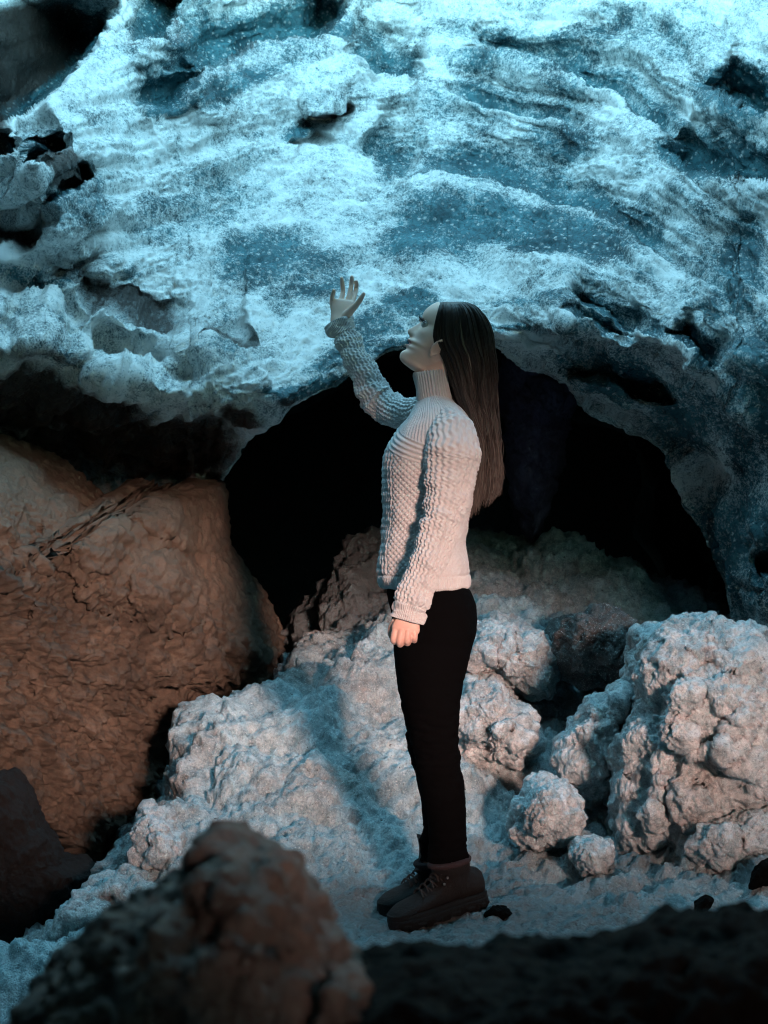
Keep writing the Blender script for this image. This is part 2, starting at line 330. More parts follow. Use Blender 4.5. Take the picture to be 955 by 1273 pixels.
dirt_shade_spots = [(20, 60, 110, 70, -35, 1.5), (0, 150, 30, 50, 0, 1.0), (80, 210, 40, 34, -30, .9), (20, 290, 60, 20, -5, .8), (160, 380, 110, 16, 16, .85), (280, 412, 40, 14, 10, .9), (290, 518, 44, 22, 0, .9), (362, 492, 18, 12, 0, .8),
         (60, 500, 170, 50, 10, 1.1), (200, 560, 120, 50, 0, 1.2), (0, 580, 200, 60, 0, 1.4), (235, 104, 40, 10, -20, .4), (60, 440, 120, 14, 6, .6), (420, 134, 20, 6, 0, .6)]  # spots under the left overhang and in crease hollows carry painted shade
dirt_shade_m = np.zeros(PX.shape)
for cx, cy, rx, ry, an, s in dirt_shade_spots:
    ca, sa = math.cos(R(an)), math.sin(R(an)); dx, dy = QX - cx, QY - cy
    q = ((dx * ca + dy * sa) / rx) ** 2 + ((-dx * sa + dy * ca) / ry) ** 2
    dirt_shade_m = np.maximum(dirt_shade_m, s * np.clip(1.1 - q, 0, 1))
ice = link_mesh('ice_wall', P, grid_faces(*P.shape[:2], flip=True), M['ice'], attrs={'clear_shade': clear_shade_m, 'dirt': dirt_shade_m})
structure(ice, 'pale blue glacier ice wall arching over a black cave mouth')

# ------------------------------------------------------------------ the dark tunnel behind the arch
k_ = np.where((ucol > 262) & (ucol < 935))[0][::4]
lip = P[-1, k_] + np.array((0, -.01, .012))
lip = np.concatenate([at([250, 256, 262], [1100, 900, 700], 7.3), lip, at([945, 950], [900, 1200], 7.0)])
ctr = lip.mean(0); q_ = np.linspace(0, 1, 60)
outw = (lip - np.array((.35, 7, .6))) * np.array((1, 0, 1)); outw /= np.linalg.norm(outw, axis=1)[:, None]
TU = lip[None] + outw[None] * (.55 * np.sqrt(q_))[:, None, None] + np.array((0, 1, 0)) * ((q_ * 5.5 + .0)[:, None, None])
TU[:, :, 1] = lip[None, :, 1] * (1 - q_[:, None]) + (12.5 * q_)[:, None] + 0 * TU[:, :, 1]
TU = TU + (.30 * fbm(TU, 1.1, 4) * sstep(0, .15, q_)[:, None])[..., None] * outw[None]
back = TU[-1][None] + (np.array((.35, 13.2, .6)) - TU[-1])[None] * np.linspace(.03, 1, 30)[:, None, None]
TU = np.concatenate([TU, back])
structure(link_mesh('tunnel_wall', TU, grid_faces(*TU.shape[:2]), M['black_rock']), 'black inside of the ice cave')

# ------------------------------------------------------------------ the ground
G = [  # photo x, y, distance
    (487, 1157, 4.89), (545, 1148, 4.93), (605, 1121, 5.01), (475, 1141, 5.06), (583, 1114, 5.19), (560, 1128, 5.05), (430, 1140, 4.9), (430, 1180, 4.6), (560, 1185, 4.6), (700, 1150, 4.8), (850, 1150, 4.75), (950, 1150, 4.7), (1100, 1150, 4.6),
    (640, 1110, 5.2), (740, 1120, 5.1), (850, 1120, 5.0), (950, 1100, 5.0), (640, 1060, 5.5), (690, 1075, 5.4), (600, 1000, 5.9), (660, 990, 6.0), (650, 930, 6.3), (700, 940, 6.2), (760, 1060, 5.5), (900, 1000, 5.7),
    (590, 930, 6.2), (600, 880, 6.4), (690, 890, 6.5), (600, 800, 6.7), (660, 790, 6.8), (720, 850, 6.8), (800, 800, 7.0), (900, 820, 6.8),
    (470, 1060, 5.35), (440, 1080, 5.25), (400, 1020, 5.55), (340, 1030, 5.45), (300, 1060, 5.3), (255, 1010, 5.6), (210, 1010, 5.65), (230, 910, 6.05), (260, 880, 6.25), (300, 880, 6.25), (340, 850, 6.45), (375, 828, 6.6),
    (420, 805, 6.75), (470, 790, 6.85), (460, 900, 6.1), (470, 1000, 5.65), (400, 900, 6.1), (350, 950, 5.85), (520, 900, 6.2), (540, 800, 6.8),
    (185, 1060, 5.3), (150, 1110, 5.1), (100, 1130, 5.05), (60, 1180, 4.8), (0, 1215, 4.65), (100, 1230, 4.5), (250, 1120, 4.95), (0, 1260, 4.3), (-150, 1260, 4.4),
    (600, 755, 7.05), (660, 735, 7.2), (700, 682, 7.5), (640, 700, 7.45), (760, 704, 7.5), (590, 718, 7.4), (820, 742, 7.35), (880, 765, 7.3), (480, 740, 7.3), (430, 704, 7.6), (460, 664, 7.8), (400, 744, 7.5), (520, 692, 7.6), (370, 790, 7.6)]
gp = np.array(G, float); gw = at(gp[:, 0], gp[:, 1], gp[:, 2])
extra = [(-.87, 5.65, -.12), (-.97, 5.3, -.15), (-.84, 6.0, -.08), (-.82, 6.35, .0), (-1.15, 5.0, -.1), (-1.0, 5.7, -.2), (-.85, 6.9, .05), (-1.1, 7.5, -.1), (-.6, 7.6, .1), (-1.3, 6.3, -.15), (-1.5, 5.7, -.12), (-1.9, 5.0, -.15), (-1.3, 5.1, -.12), (-2.5, 6, -.1), (-2.5, 4, 0), (-1, 3.6, .05), (0, 3.4, .02), (1, 3.4, .05), (2.5, 3.5, .1), (2.5, 5.5, .3), (2.5, 7, .6),
         (.8, 8.6, .5), (0, 8.8, .4), (-1, 9.5, .1), (1.8, 8.8, .4), (0, 11, .0), (-2, 2, 0), (0, 1.5, .0), (2, 1.5, .05), (-2.5, 8, 0), (0, 0, -.05), (2.5, 0, 0), (-2.5, 0, 0)]
gc = np.concatenate([gw, np.array(extra)])
gx = axis(-45, 45, -1.45, 1.9, .0075, 1.07); gy = axis(-45, 60, 4.2, 8.6, .0085, 1.07)
GX, GY = np.meshgrid(gx, gy)
Z = tps(gc, np.stack([np.clip(GX, -3, 3), np.clip(GY, -.5, 11)], -1), 2e-4)
Z = Z + .0
GP = np.stack([GX, GY, Z], -1); gn = gnormals(GP); gn *= np.where(gn[..., 2] < 0, -1, 1)[..., None]
near = np.exp(-(((GX - .1) / .45) ** 2 + ((GY - 4.95) / .35) ** 2))
flat = np.clip(near * .85 + sstep(5.25, 4.9, GY) * .35 * sstep(-.35, -.1, GX), 0, 1)
lump = .16 * (billow(GP, 2.4, 3, .42) - .4) + .06 * fbm(GP, 1.8, 3) + .030 * fbm(GP, 9, 3, .55) + .022 * (billow(GP, 16, 3, .62, 4.) - .4)
GP = GP + gn * (lump * (1 - .93 * flat) + (.010 * fbm(GP, 50, 2, .6, 2.) + .013 * fbm(GP, 21, 3, .6, 8.)) * (1 - .3 * near + .45 * flat * (1 - near)))[..., None]
grit = np.clip(np.exp(-(((GX - .25) / .75) ** 2 + ((GY - 4.9) / .55) ** 2)) * 1.1 + .45 * sstep(.1, .5, fbm(GP, 1.7, 3, .5, 12.)) + sstep(6.9, 7.6, GY) * (-.1 + 1.05 * sstep(.5, .1, GX)), 0, 1)  # last term paints shade on the snow inside the cave; the rest is grit
ground = link_mesh('snow_ground', GP, grid_faces(*GX.shape), M['snow'], attrs={'grit': grit})
structure(ground, 'lumpy old snow and ice covering the cave ground')

# ------------------------------------------------------------------ boulders: an outline with its own distance, real size, thickness and a full back
def boulder(name, mat, outline, Y, front, back, lumps=(), amp=.05, freq=5.0, fine=.02, p=2.2, n=(170, 240), center=None, seed=0.0, strata=None, edge_amp=1.0):
    O = np.asarray(outline, float); c = O.mean(0) if center is None else np.asarray(center, float)
    d = O - c; ang = np.arctan2(d[:, 1], d[:, 0]); o = np.argsort(ang); ang, rad = ang[o], np.hypot(*d.T)[o]
    A = np.linspace(-math.pi, math.pi, n[1], endpoint=False)
    # walk the closed polygon finely, then read the radius at each angle
    Q = np.concatenate([O, O[:1]]); fineQ = np.concatenate([Q[k] + (Q[k + 1] - Q[k]) * np.linspace(0, 1, 60, endpoint=False)[:, None] for k in range(len(O))])
    fd = fineQ - c; fa = np.arctan2(fd[:, 1], fd[:, 0]); fo = np.argsort(fa)
    Rd = np.interp(A, fa[fo], np.hypot(*fd.T)[fo], period=2 * math.pi)
    th = np.linspace(0.0, math.pi, n[0])                       # 0 front pole, pi back pole
    tr = np.abs(np.sin(th)) ** (2 / p); dz = -np.sign(np.cos(th)) * np.abs(np.cos(th)) ** (2 / p)
    px = c[0] + tr[:, None] * Rd[None] * np.cos(A)[None]; py = c[1] + tr[:, None] * Rd[None] * np.sin(A)[None]
    Yv = Y(px, py) if callable(Y) else Y + 0 * px
    dep = Yv + np.where(dz < 0, dz * front, dz * back)[:, None]
    for lx, ly, lr, la in lumps:
        q = ((px - lx) ** 2 + (py - ly) ** 2) / lr ** 2
        dep = dep - la * np.sqrt(np.clip(1 - q, 0, 1)) * (dz < .1)[:, None]
    # the outline holds at the rim; in front of and behind it the solid keeps its real width
    base = at(px, py, Yv)
    V = base.copy(); V[..., 1] = dep
    k = (dep / Yv - 1)[..., None]
    V = V + np.where((dz < 0)[:, None, None], k * np.stack([base[..., 0], 0 * dep, base[..., 2] - CAM_H], -1), 0)
    nn = gnormals(V, wrap=True); nn[0] = (0, -1, 0); nn[-1] = (0, 1, 0)
    cen = V.mean((0, 1)); s = np.sign(((V - cen) * nn).sum(-1)); s = 1 if s.mean() > 0 else -1; nn = nn * s
    h = amp * (billow(V, freq * .7, 3, .42, seed) - .38) + .55 * fine * fbm(V, freq * 2.6, 3, .55, seed + 3) + (.014 * (billow(V, 15, 3, .6, seed + 3) - .4)) + .22 * fine * fbm(V, 60, 2, .6, seed)
    if strata is not None: h = h + strata(V)
    rim = 1 - (1 - edge_amp) * np.exp(-((dz) / .35) ** 2)[:, None]
    V = V + nn * (h * rim)[..., None]
    low = V[..., 2].min(); base_pt = (cen[0], cen[1], low)
    return link_mesh(name, V, grid_faces(n[0], n[1], wrap=True, flip=(s > 0)), mat, origin=base_pt)

def brown_strata(V):
    q = np.stack([V[..., 0] + V[..., 2], V[..., 1], V[..., 2] - V[..., 0]], -1); q = q + .12 * np.stack([fbm(V, 3, 2, .5, 1.), fbm(V, 3, 2, .5, 2.), fbm(V, 3, 2, .5, 3.)], -1)
    low = sstep(1.10, .74, V[..., 2] + .45 * V[..., 0] + .42)
    r = np.abs(perlin(q * np.array((5.5, 3, 1.4)))) + .6 * np.abs(perlin(q * np.array((13.0, 6, 3.4)) + 9)) + .35 * np.abs(perlin(q * np.array((27.0, 14, 9)) + 5))
    return (.06 * r - .02) * (0.08 + .92 * low) + .030 * fbm(V, 11, 4, .6, 4.) * low + .010 * fbm(V, 14, 3, .6) + .011 * fbm(V, 38, 3, .65) * (.35 + low)
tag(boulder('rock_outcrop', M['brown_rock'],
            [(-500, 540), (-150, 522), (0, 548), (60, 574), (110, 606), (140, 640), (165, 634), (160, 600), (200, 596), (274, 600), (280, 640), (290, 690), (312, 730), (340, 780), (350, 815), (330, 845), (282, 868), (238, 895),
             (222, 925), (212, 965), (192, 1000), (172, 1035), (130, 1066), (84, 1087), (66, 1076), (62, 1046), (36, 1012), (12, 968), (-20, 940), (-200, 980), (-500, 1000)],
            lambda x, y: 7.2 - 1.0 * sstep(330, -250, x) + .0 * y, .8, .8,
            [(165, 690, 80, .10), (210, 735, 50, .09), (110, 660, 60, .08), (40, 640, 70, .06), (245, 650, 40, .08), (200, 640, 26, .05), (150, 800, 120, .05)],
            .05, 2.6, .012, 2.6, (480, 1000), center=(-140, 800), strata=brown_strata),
    'brown overhanging rock outcrop with rough diagonal layers beside the black cave mouth', 'rock')

BG = 'ice boulders lying on the snow'
def ice_boulder(label, *a, name='ice_boulder', cat='boulder', group=BG, **k):
    return tag(boulder(name, k.pop('mat', M['boulder_snow']), *a, **k), label, cat, group)
ice_boulder('largest pale ice boulder, lumpy block with pinkish side right of the standing woman',
            [(795, 790), (820, 780), (850, 768), (885, 766), (915, 778), (950, 785), (975, 820), (1060, 830), (1090, 950), (1060, 1110), (950, 1090), (870, 1085), (800, 1080), (762, 1060), (755, 1000), (770, 960), (772, 920), (790, 870), (792, 830)],
            5.75, .42, .5, [(880, 890, 62, .11), (850, 800, 40, .07), (920, 800, 40, .07), (830, 850, 46, .07), (925, 850, 50, .08), (820, 930, 46, .07), (900, 990, 70, .10), (840, 1010, 50, .08), (950, 930, 60, .08), (800, 1030, 36, .05), (870, 1060, 40, .06)],
            .06, 6.5, .03, 2.8, (330, 420), seed=2.)
ice_boulder('upright pointed ice slab leaning against the left side of the largest pale boulder',
            [(700, 920), (720, 890), (735, 868), (758, 862), (775, 850), (782, 862), (770, 900), (765, 950), (755, 1000), (735, 1005), (705, 985), (690, 950)], 5.85, .13, .3, [(730, 930, 40, .04)], .05, 7, .025, 2.4, seed=5.)
ice_boulder('pink rounded ice boulder low in front of the pointed ice slab',
            [(634, 1040), (640, 1005), (660, 975), (685, 968), (712, 985), (726, 1010), (722, 1040), (700, 1058), (660, 1062)], 5.55, .2, .25, [(680, 1000, 40, .04)], .05, 7, .025, 2.2, seed=8.)
ice_boulder('small round pinkish ice lump between pink boulder and largest boulder',
            [(709, 1062), (718, 1046), (740, 1040), (762, 1050), (764, 1072), (745, 1090), (722, 1090)], 5.3, .12, .15, (), .04, 9, .02, 2.2, (110, 150), seed=9.)
ice_boulder('broad flat ice lump with shaded brown underside just behind the woman\'s thigh',
            [(560, 790), (590, 775), (625, 768), (660, 778), (690, 800), (700, 840), (685, 870), (640, 862), (600, 850), (560, 845)], 6.5, .25, .35, [(610, 820, 40, .07), (660, 820, 40, .06)], .08, 6, .03, 2.4, seed=11.)
ice_boulder('pinkish ice lump behind the woman\'s knee below the broad flat lump',
            [(550, 870), (580, 848), (620, 852), (660, 880), (680, 920), (660, 960), (610, 965), (560, 950)], 6.2, .22, .35, [(600, 890, 40, .07), (640, 930, 40, .06)], .08, 6, .03, 2.4, seed=13.)
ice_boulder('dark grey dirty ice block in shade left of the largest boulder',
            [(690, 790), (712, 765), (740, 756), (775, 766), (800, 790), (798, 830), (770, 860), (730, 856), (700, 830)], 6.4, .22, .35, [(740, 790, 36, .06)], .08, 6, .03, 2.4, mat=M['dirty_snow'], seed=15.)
ice_boulder('pale ice lump at the lower right edge under the largest boulder',
            [(845, 1050), (870, 1025), (910, 1018), (950, 1000), (1000, 1010), (1010, 1070), (960, 1085), (900, 1092), (858, 1085)], 5.3, .16, .25, [(890, 1050, 36, .05)], .05, 7, .025, 2.3, seed=17.)
ice_boulder('knobbly pinkish ice lump at the foot of the snow bank under the brown outcrop',
            [(168, 1030), (180, 1012), (205, 1016), (225, 1040), (228, 1070), (205, 1090), (176, 1088), (165, 1062)], 5.3, .12, .2, [(200, 1060, 24, .03)], .045, 9, .02, 2.2, (120, 160), seed=19.)
tag(boulder('recess_rock', M['shaded_brown'], [(-300, 950), (6, 962), (40, 1022), (72, 1078), (112, 1090), (92, 1118), (62, 1142), (48, 1184), (-10, 1206), (-300, 1220)], 5.6, .15, .4, (), .06, 4, .03, 2.6, (180, 240), seed=27.),
    'brown rock darkened by painted shade in the hollow under the brown outcrop', 'rock')
ice_boulder('bent white ice chunk lying left of the foreground boulder',
            [(118, 1106), (140, 1096), (152, 1098), (164, 1118), (158, 1128), (140, 1114), (122, 1114)], 5.0, .05, .08, (), .015, 12, .008, 2.2, (70, 100), seed=21.)
ice_boulder('grey gritty ice lump beside the bent white chunk',
            [(62, 1172), (72, 1135), (92, 1112), (122, 1112), (138, 1128), (130, 1160), (100, 1180)], 5.0, .14, .2, (), .05, 9, .025, 2.2, (120, 160), seed=23.)
ice_boulder('small bluish ice stump standing left of the brown foreground boulder',
            [(64, 1185), (76, 1174), (94, 1178), (98, 1196), (94, 1245), (66, 1245)], 4.55, .06, .1, (), .02, 10, .012, 2.4, (80, 110), seed=25.)
SG = 'small dark stones on the snow'
for lab, o, Yd in (('small black stone just behind the heel of the hiking boots', [(600, 1136), (612, 1127), (630, 1128), (640, 1138), (624, 1146), (606, 1146)], 4.93),
                   ('thin black stone stuck upright in the snow below the largest boulder', [(862, 1142), (866, 1124), (880, 1112), (888, 1120), (876, 1140)], 4.8),
                   ('largest dark stone, resting beside the lowest pale ice lump at right edge', [(932, 1104), (936, 1086), (948, 1070), (965, 1066), (970, 1100), (950, 1104)], 5.0)):
    ice_boulder(lab, o, Yd, .035, .05, (), .01, 14, .005, 2.2, (50, 70), name='stone', cat='stone', group=SG, mat=M['dark_gravel'])
tag(boulder('rock_pillar', M['purple_rock'], [(628, 470), (640, 440), (690, 430), (730, 470), (704, 520), (694, 600), (664, 680), (640, 640), (632, 540)], 7.9, .25, .5, [(670, 500, 30, .08)], .10, 3, .04, 2.2, (160, 200)),
    'faint purplish black rock standing inside the cave mouth behind the woman', 'rock')
M['dark_gravel'].node_tree.nodes['Principled BSDF'].inputs['Specular IOR Level'].default_value = .04
tag(boulder('boulder', M['fore_rock'],
            [(30, 1260), (92, 1200), (126, 1160), (186, 1124), (228, 1098), (256, 1066), (276, 1054), (304, 1062), (342, 1064), (372, 1078), (392, 1116), (414, 1156), (428, 1196), (470, 1290), (540, 1600), (560, 2100), (480, 2420), (150, 2440), (-150, 2420), (-160, 1700), (-60, 1400)],
            1.5, .22, .25, [(330, 1130, 70, .04), (190, 1190, 70, .04), (270, 1090, 40, .025), (300, 1240, 80, .04)], .03, 9, .018, 2.6, (360, 520), center=(230, 1420), seed=31.),
    'large blurred brown boulder in the near foreground', 'boulder')
tag(boulder('boulder', M['fore_rock'], [(395, 1235), (412, 1212), (435, 1212), (455, 1232), (462, 1290), (470, 1900), (440, 2700), (400, 2700), (375, 1900), (385, 1290)], 1.33, .05, .08, (), .03, 9, .02, 2.3, (260, 180), center=(425, 1300), seed=33.),
    'small blurred rounded boulder before the big brown foreground boulder', 'boulder')
structure(boulder('gravel_terrain', M['dark_gravel'], [(330, 1240), (430, 1222), (520, 1222), (620, 1215), (700, 1206), (800, 1192), (880, 1184), (955, 1172), (1200, 1160), (1600, 1200), (2100, 2000), (2000, 2500), (900, 2520), (300, 2450)],
                  1.45, .25, .3, (), .026, 7, .014, 2.6, (260, 420), center=(850, 1500), seed=35.), 'dark gravel bank across the near foreground')

# ------------------------------------------------------------------ added unseen walls beside and behind the camera, shaped to block sky and sun
def sheet(name, fn, u, v, mat, keep=None):
    U_, V_ = np.meshgrid(u, v); Pw = fn(U_, V_); nn = gnormals(Pw)
    Pw = Pw + nn * (.35 * fbm(Pw, .8, 4) + .12 * (billow(Pw, 2.5, 4) - .4))[..., None]
    F = grid_faces(*U_.shape)
    if keep is not None: F = F[keep(U_, V_)[:-1, :-1].ravel()]
    return structure(link_mesh(name, Pw, F, mat))
gapx0, gapx1, gapz0, gapz1 = 0.8, 3.25, 1.3, 2.2  # opening sized to trim where the low sun beam falls
sheet('light_block_wall', lambda a, h: np.stack([a, -1.6 + 0 * a, h], -1), np.arange(-7, 9, .08), np.arange(-.6, 5.4, .08), M['wall_rock'],
      lambda a, h: ~((a > gapx0) & (a < gapx1) & (h > gapz0) & (h < np.where(a > 2.72, 1.92, gapz1))))  # added unseen wall, its gap cut to shape the sun beam
sheet('light_block_wall', lambda a, h: np.stack([-4.2 + 0 * a, a, h], -1), np.arange(-2, 13, .1), np.arange(-.6, 5.4, .1), M['wall_rock'])  # added unseen side wall, keeps low sky out
sheet('light_block_wall', lambda a, h: np.stack([5.6 + 0 * a, a, h], -1), np.arange(-2, 13, .1), np.arange(-.6, 5.4, .1), M['wall_rock'])  # added unseen side wall, keeps low sky out on the right

ring_ = np.array([(gapx0 - .3, gapz0 - .3), (gapx1 + .3, gapz0 - .3), (gapx1 + .3, gapz1 + .3), (gapx0 - .3, gapz1 + .3)])  # added passage along the sun direction, shuts out stray sky
ring_ = np.concatenate([ring_[k] + (ring_[(k + 1) % 4] - ring_[k]) * np.linspace(0, 1, 24, endpoint=False)[:, None] for k in range(4)])
sd_ = np.array(to_sun) / -to_sun.y
PSG = np.stack([ring_[:, 0], 0 * ring_[:, 0] - 1.5, ring_[:, 1]], -1)[None] + np.linspace(0, 9, 60)[:, None, None] * sd_[None, None]
PSG = PSG + .10 * fbm(PSG, 1.3, 3)[..., None] * np.array((1, 0, 1))
structure(link_mesh('beam_passage_wall', PSG, grid_faces(60, 96, wrap=True), M['wall_rock']), 'added unseen passage that lets in little but the sun beam')
sheet('sky_block_ceiling', lambda a, h: np.stack([a, h, 5.0 + 0 * a], -1), np.arange(-7, 9, .1), np.arange(-2.2, 13, .1), M['wall_rock'],
      lambda a, h: ~((a > -2.8) & (a < 3.0) & (h > 3.7) & (h < 8.4)))  # added unseen roof, its slot sends sky onto the ice and dims the ground
# ------------------------------------------------------------------ the person
def fabric(name, col, col2, rough=.9, sheen=.3, fine=900, bmp=.4):
    m, t, b = new_mat(name)
    n = noise(t, fine, 3, .7); n2 = noise(t, 60, 3, .6)
    c = mix(t, n, col, col2); c = mix(t, mth(t, 'MULTIPLY', n2, .35), c, col2)
    t.links.new(c, b.inputs['Base Color']); b.inputs['Roughness'].default_value = rough
    b.inputs['Sheen Weight'].default_value = sheen; b.inputs['Specular IOR Level'].default_value = .04
    bump(t, b, n, bmp, .002); return m
M['wool'] = fabric('grey_wool', (.70, .71, .71), (.42, .42, .42), .95, .15)
M['denim'] = fabric('black_denim', (.0028, .0028, .003), (.0016, .0016, .002), .95, .0)
M['boot'] = rock_mat('boot_leather', (.011, .0085, .008), (.019, .014, .0125), (.007, .006, .0055), .55, 6)
M['rubber'] = rock_mat('boot_rubber', (.006, .006, .006), (.010, .010, .010), (.004, .004, .004), .7, 6)
M['lace'] = rock_mat('boot_lace', (.05, .045, .043), (.07, .063, .06), (.03, .028, .026), .8, 9)
M['padding'] = rock_mat('boot_padding', (.045, .026, .030), (.055, .032, .035), (.03, .02, .022), .8, 6)
m, t, b = new_mat('hook_metal'); M['metal'] = m; t.links.new(mix(t, noise(t, 300), (.5, .5, .5), (.3, .3, .3)), b.inputs['Base Color']); b.inputs['Metallic'].default_value = 1; b.inputs['Roughness'].default_value = .35
m, t, b = new_mat('skin'); M['skin'] = m
c = mix(t, noise(t, 40, 4), (.80, .56, .46), (.72, .49, .40)); c = mix(t, attr(t, 'lip'), c, (.42, .15, .14)); c = mix(t, attr(t, 'red'), c, (.50, .24, .19))
t.links.new(c, b.inputs['Base Color']); b.inputs['Roughness'].default_value = .5; b.inputs['Subsurface Weight'].default_value = .12
b.inputs['Subsurface Radius'].default_value = (.012, .005, .003); bump(t, b, noise(t, 500, 3), .15, .001)
m, t, b = new_mat('hair'); M['hair'] = m
c = mix(t, attr(t, 'tip'), mix(t, attr(t, 'tone'), (.012, .008, .0065), (.050, .034, .027)), mix(t, attr(t, 'tone'), (.075, .062, .054), (.27, .23, .20)))
t.links.new(c, b.inputs['Base Color']); b.inputs['Roughness'].default_value = .42; b.inputs['Specular IOR Level'].default_value = .45
m, t, b = new_mat('eye_white'); M['eye'] = m; t.links.new(mix(t, noise(t, 200), (.60, .60, .58), (.5, .5, .5)), b.inputs['Base Color']); b.inputs['Roughness'].default_value = .2
m, t, b = new_mat('iris'); M['iris'] = m; t.links.new(mix(t, noise(t, 900), (.01, .012, .012), (.03, .035, .035)), b.inputs['Base Color']); b.inputs['Roughness'].default_value = .2
m, t, b = new_mat('lash'); M['lash'] = m; t.links.new(mix(t, noise(t, 900), (.02, .014, .012), (.05, .035, .03)), b.inputs['Base Color'])

def loft(keys, nv, nu, horizontal=False, p=2.0):
    """keys: photo x, y, distance, half width in photo pixels, half depth in metres -> points, angles, length along"""
    K = np.asarray(keys, float); C = at(K[:, 0], K[:, 1], K[:, 2]); raw = np.concatenate([C, (K[:, 3] * K[:, 2] / FPX)[:, None], K[:, 4:5]], 1)
    s = np.concatenate([[0], np.cumsum(np.linalg.norm(np.diff(raw[:, :3], axis=0), axis=1) + 1e-4)])
    dense = catmull(raw, 12 * len(raw)); si = np.concatenate([[0], np.cumsum(np.linalg.norm(np.diff(dense[:, :5], axis=0), axis=1) + 1e-6)])
    q = np.linspace(0, si[-1], nv); k = np.stack([np.interp(q, si, dense[:, j]) for j in range(5)], 1)
    c = k[:, :3]; T = np.gradient(c, axis=0); 
    for _ in range(6): T[1:-1] = (T[:-2] + T[1:-1] * 2 + T[2:]) / 4
    T /= np.maximum(np.linalg.norm(T, axis=1), 1e-9)[:, None]
    if horizontal: T = np.tile((0, 0, -1.0), (nv, 1))
    Yv = np.array((0, 1.0, 0)); B = Yv - (T @ Yv)[:, None] * T; B /= np.linalg.norm(B, axis=1)[:, None]; Nn = np.cross(B, T)
    a = np.linspace(0, 2 * math.pi, nu, endpoint=False); ca, sa = np.cos(a), np.sin(a)
    ca = np.sign(ca) * np.abs(ca) ** (2 / p); sa = np.sign(sa) * np.abs(sa) ** (2 / p)
    P = c[:, None] + k[:, 3][:, None, None] * ca[None, :, None] * Nn[:, None] + k[:, 4][:, None, None] * sa[None, :, None] * B[:, None]
    L = np.concatenate([[0], np.cumsum(np.linalg.norm(np.diff(c, axis=0), axis=1))])
    return P, a, L, k
def outward(P):
    n = gnormals(P, wrap=True); c = P.mean(1, keepdims=True); s = np.sign(((P - c) * n).sum()); return n * (s if s else 1)
def closed(P, off=0):
    """faces of a capped loft, with its vertices"""
    n, m_ = P.shape[:2]; o = outward(P); fl = ((np.cross(P[n // 2, 1] - P[n // 2, 0], P[n // 2 + 1, 0] - P[n // 2, 0])) * o[n // 2, 0]).sum() < 0 if n > 2 else False
    V = np.concatenate([P.reshape(-1, 3), P[0].mean(0)[None], P[-1].mean(0)[None]])
    q = grid_faces(n, m_, wrap=True, flip=fl, off=off); j = np.arange(m_); j2 = (j + 1) % m_
    c0 = np.stack([np.full(m_, n * m_), j2, j], 1) + off; c1 = np.stack([np.full(m_, n * m_ + 1), (n - 1) * m_ + j, (n - 1) * m_ + j2], 1) + off
    if fl: c0, c1 = c0[:, ::-1], c1[:, ::-1]
    return V, q, np.concatenate([c0, c1])
def join_lofts(Ps):
    Vs, Q, T_, off = [], [], [], 0
    for P in Ps:
        V, q, tr = closed(P, off); Vs.append(V); Q.append(q); T_.append(tr); off += len(V)
    return np.concatenate(Vs), [np.concatenate(Q), np.concatenate(T_)]
def fused(name, Ps, voxel, mat, parent=None, smooth_n=3, origin=None, attrs=None):
    """the lofts grown together into one continuous skin"""
    V, F = join_lofts(Ps); tmp = link_mesh('tmp', V, F, mat)
    r = tmp.modifiers.new('r', 'REMESH'); r.mode = 'VOXEL'; r.voxel_size = voxel
    sm = tmp.modifiers.new('s', 'SMOOTH'); sm.factor = .5; sm.iterations = smooth_n
    dg = bpy.context.evaluated_depsgraph_get(); ev = tmp.evaluated_get(dg).to_mesh()
    co = np.empty(len(ev.vertices) * 3, np.float32); ev.vertices.foreach_get('co', co); co = co.reshape(-1, 3).astype(float)
    ev.calc_loop_triangles(); tri = np.empty(len(ev.loop_triangles) * 3, np.int32); ev.loop_triangles.foreach_get('vertices', tri)
    tmp.evaluated_get(dg).to_mesh_clear(); old = tmp.data; bpy.data.objects.remove(tmp); bpy.data.meshes.remove(old)
    return link_mesh(name, co, tri.reshape(-1, 3), mat, parent, attrs(co) if attrs else None, origin)
def ellipsoid(c, ax, r, n=(18, 28)):
    th = np.linspace(.05, math.pi - .05, n[0]); a = np.linspace(0, 2 * math.pi, n[1], endpoint=False); ax = np.asarray(ax, float)
    l = np.stack([r[0] * np.sin(th)[:, None] * np.cos(a)[None], r[1] * np.sin(th)[:, None] * np.sin(a)[None], r[2] * np.cos(th)[:, None] + 0 * a[None]], -1)
    return np.asarray(c) + l @ ax
def tube(pts, rad, nu=8, nv=None):
    pts = np.asarray(pts, float); rad = np.broadcast_to(np.asarray(rad, float), (len(pts),)); k = catmull(np.concatenate([pts, rad[:, None]], 1), nv or 6 * len(pts))
    T = np.gradient(k[:, :3], axis=0); T /= np.maximum(np.linalg.norm(T, axis=1), 1e-9)[:, None]
    ref = np.where(np.abs(T[:, 1:2]) > .9, np.array([[1.0, 0, 0]]), np.array([[0, 1.0, 0]]))
    B = np.cross(T, ref); B /= np.linalg.norm(B, axis=1)[:, None]; C_ = np.cross(T, B); a = np.linspace(0, 2 * math.pi, nu, endpoint=False)
    return k[:, None, :3] + k[:, 3][:, None, None] * (np.cos(a)[None, :, None] * B[:, None] + np.sin(a)[None, :, None] * C_[:, None])

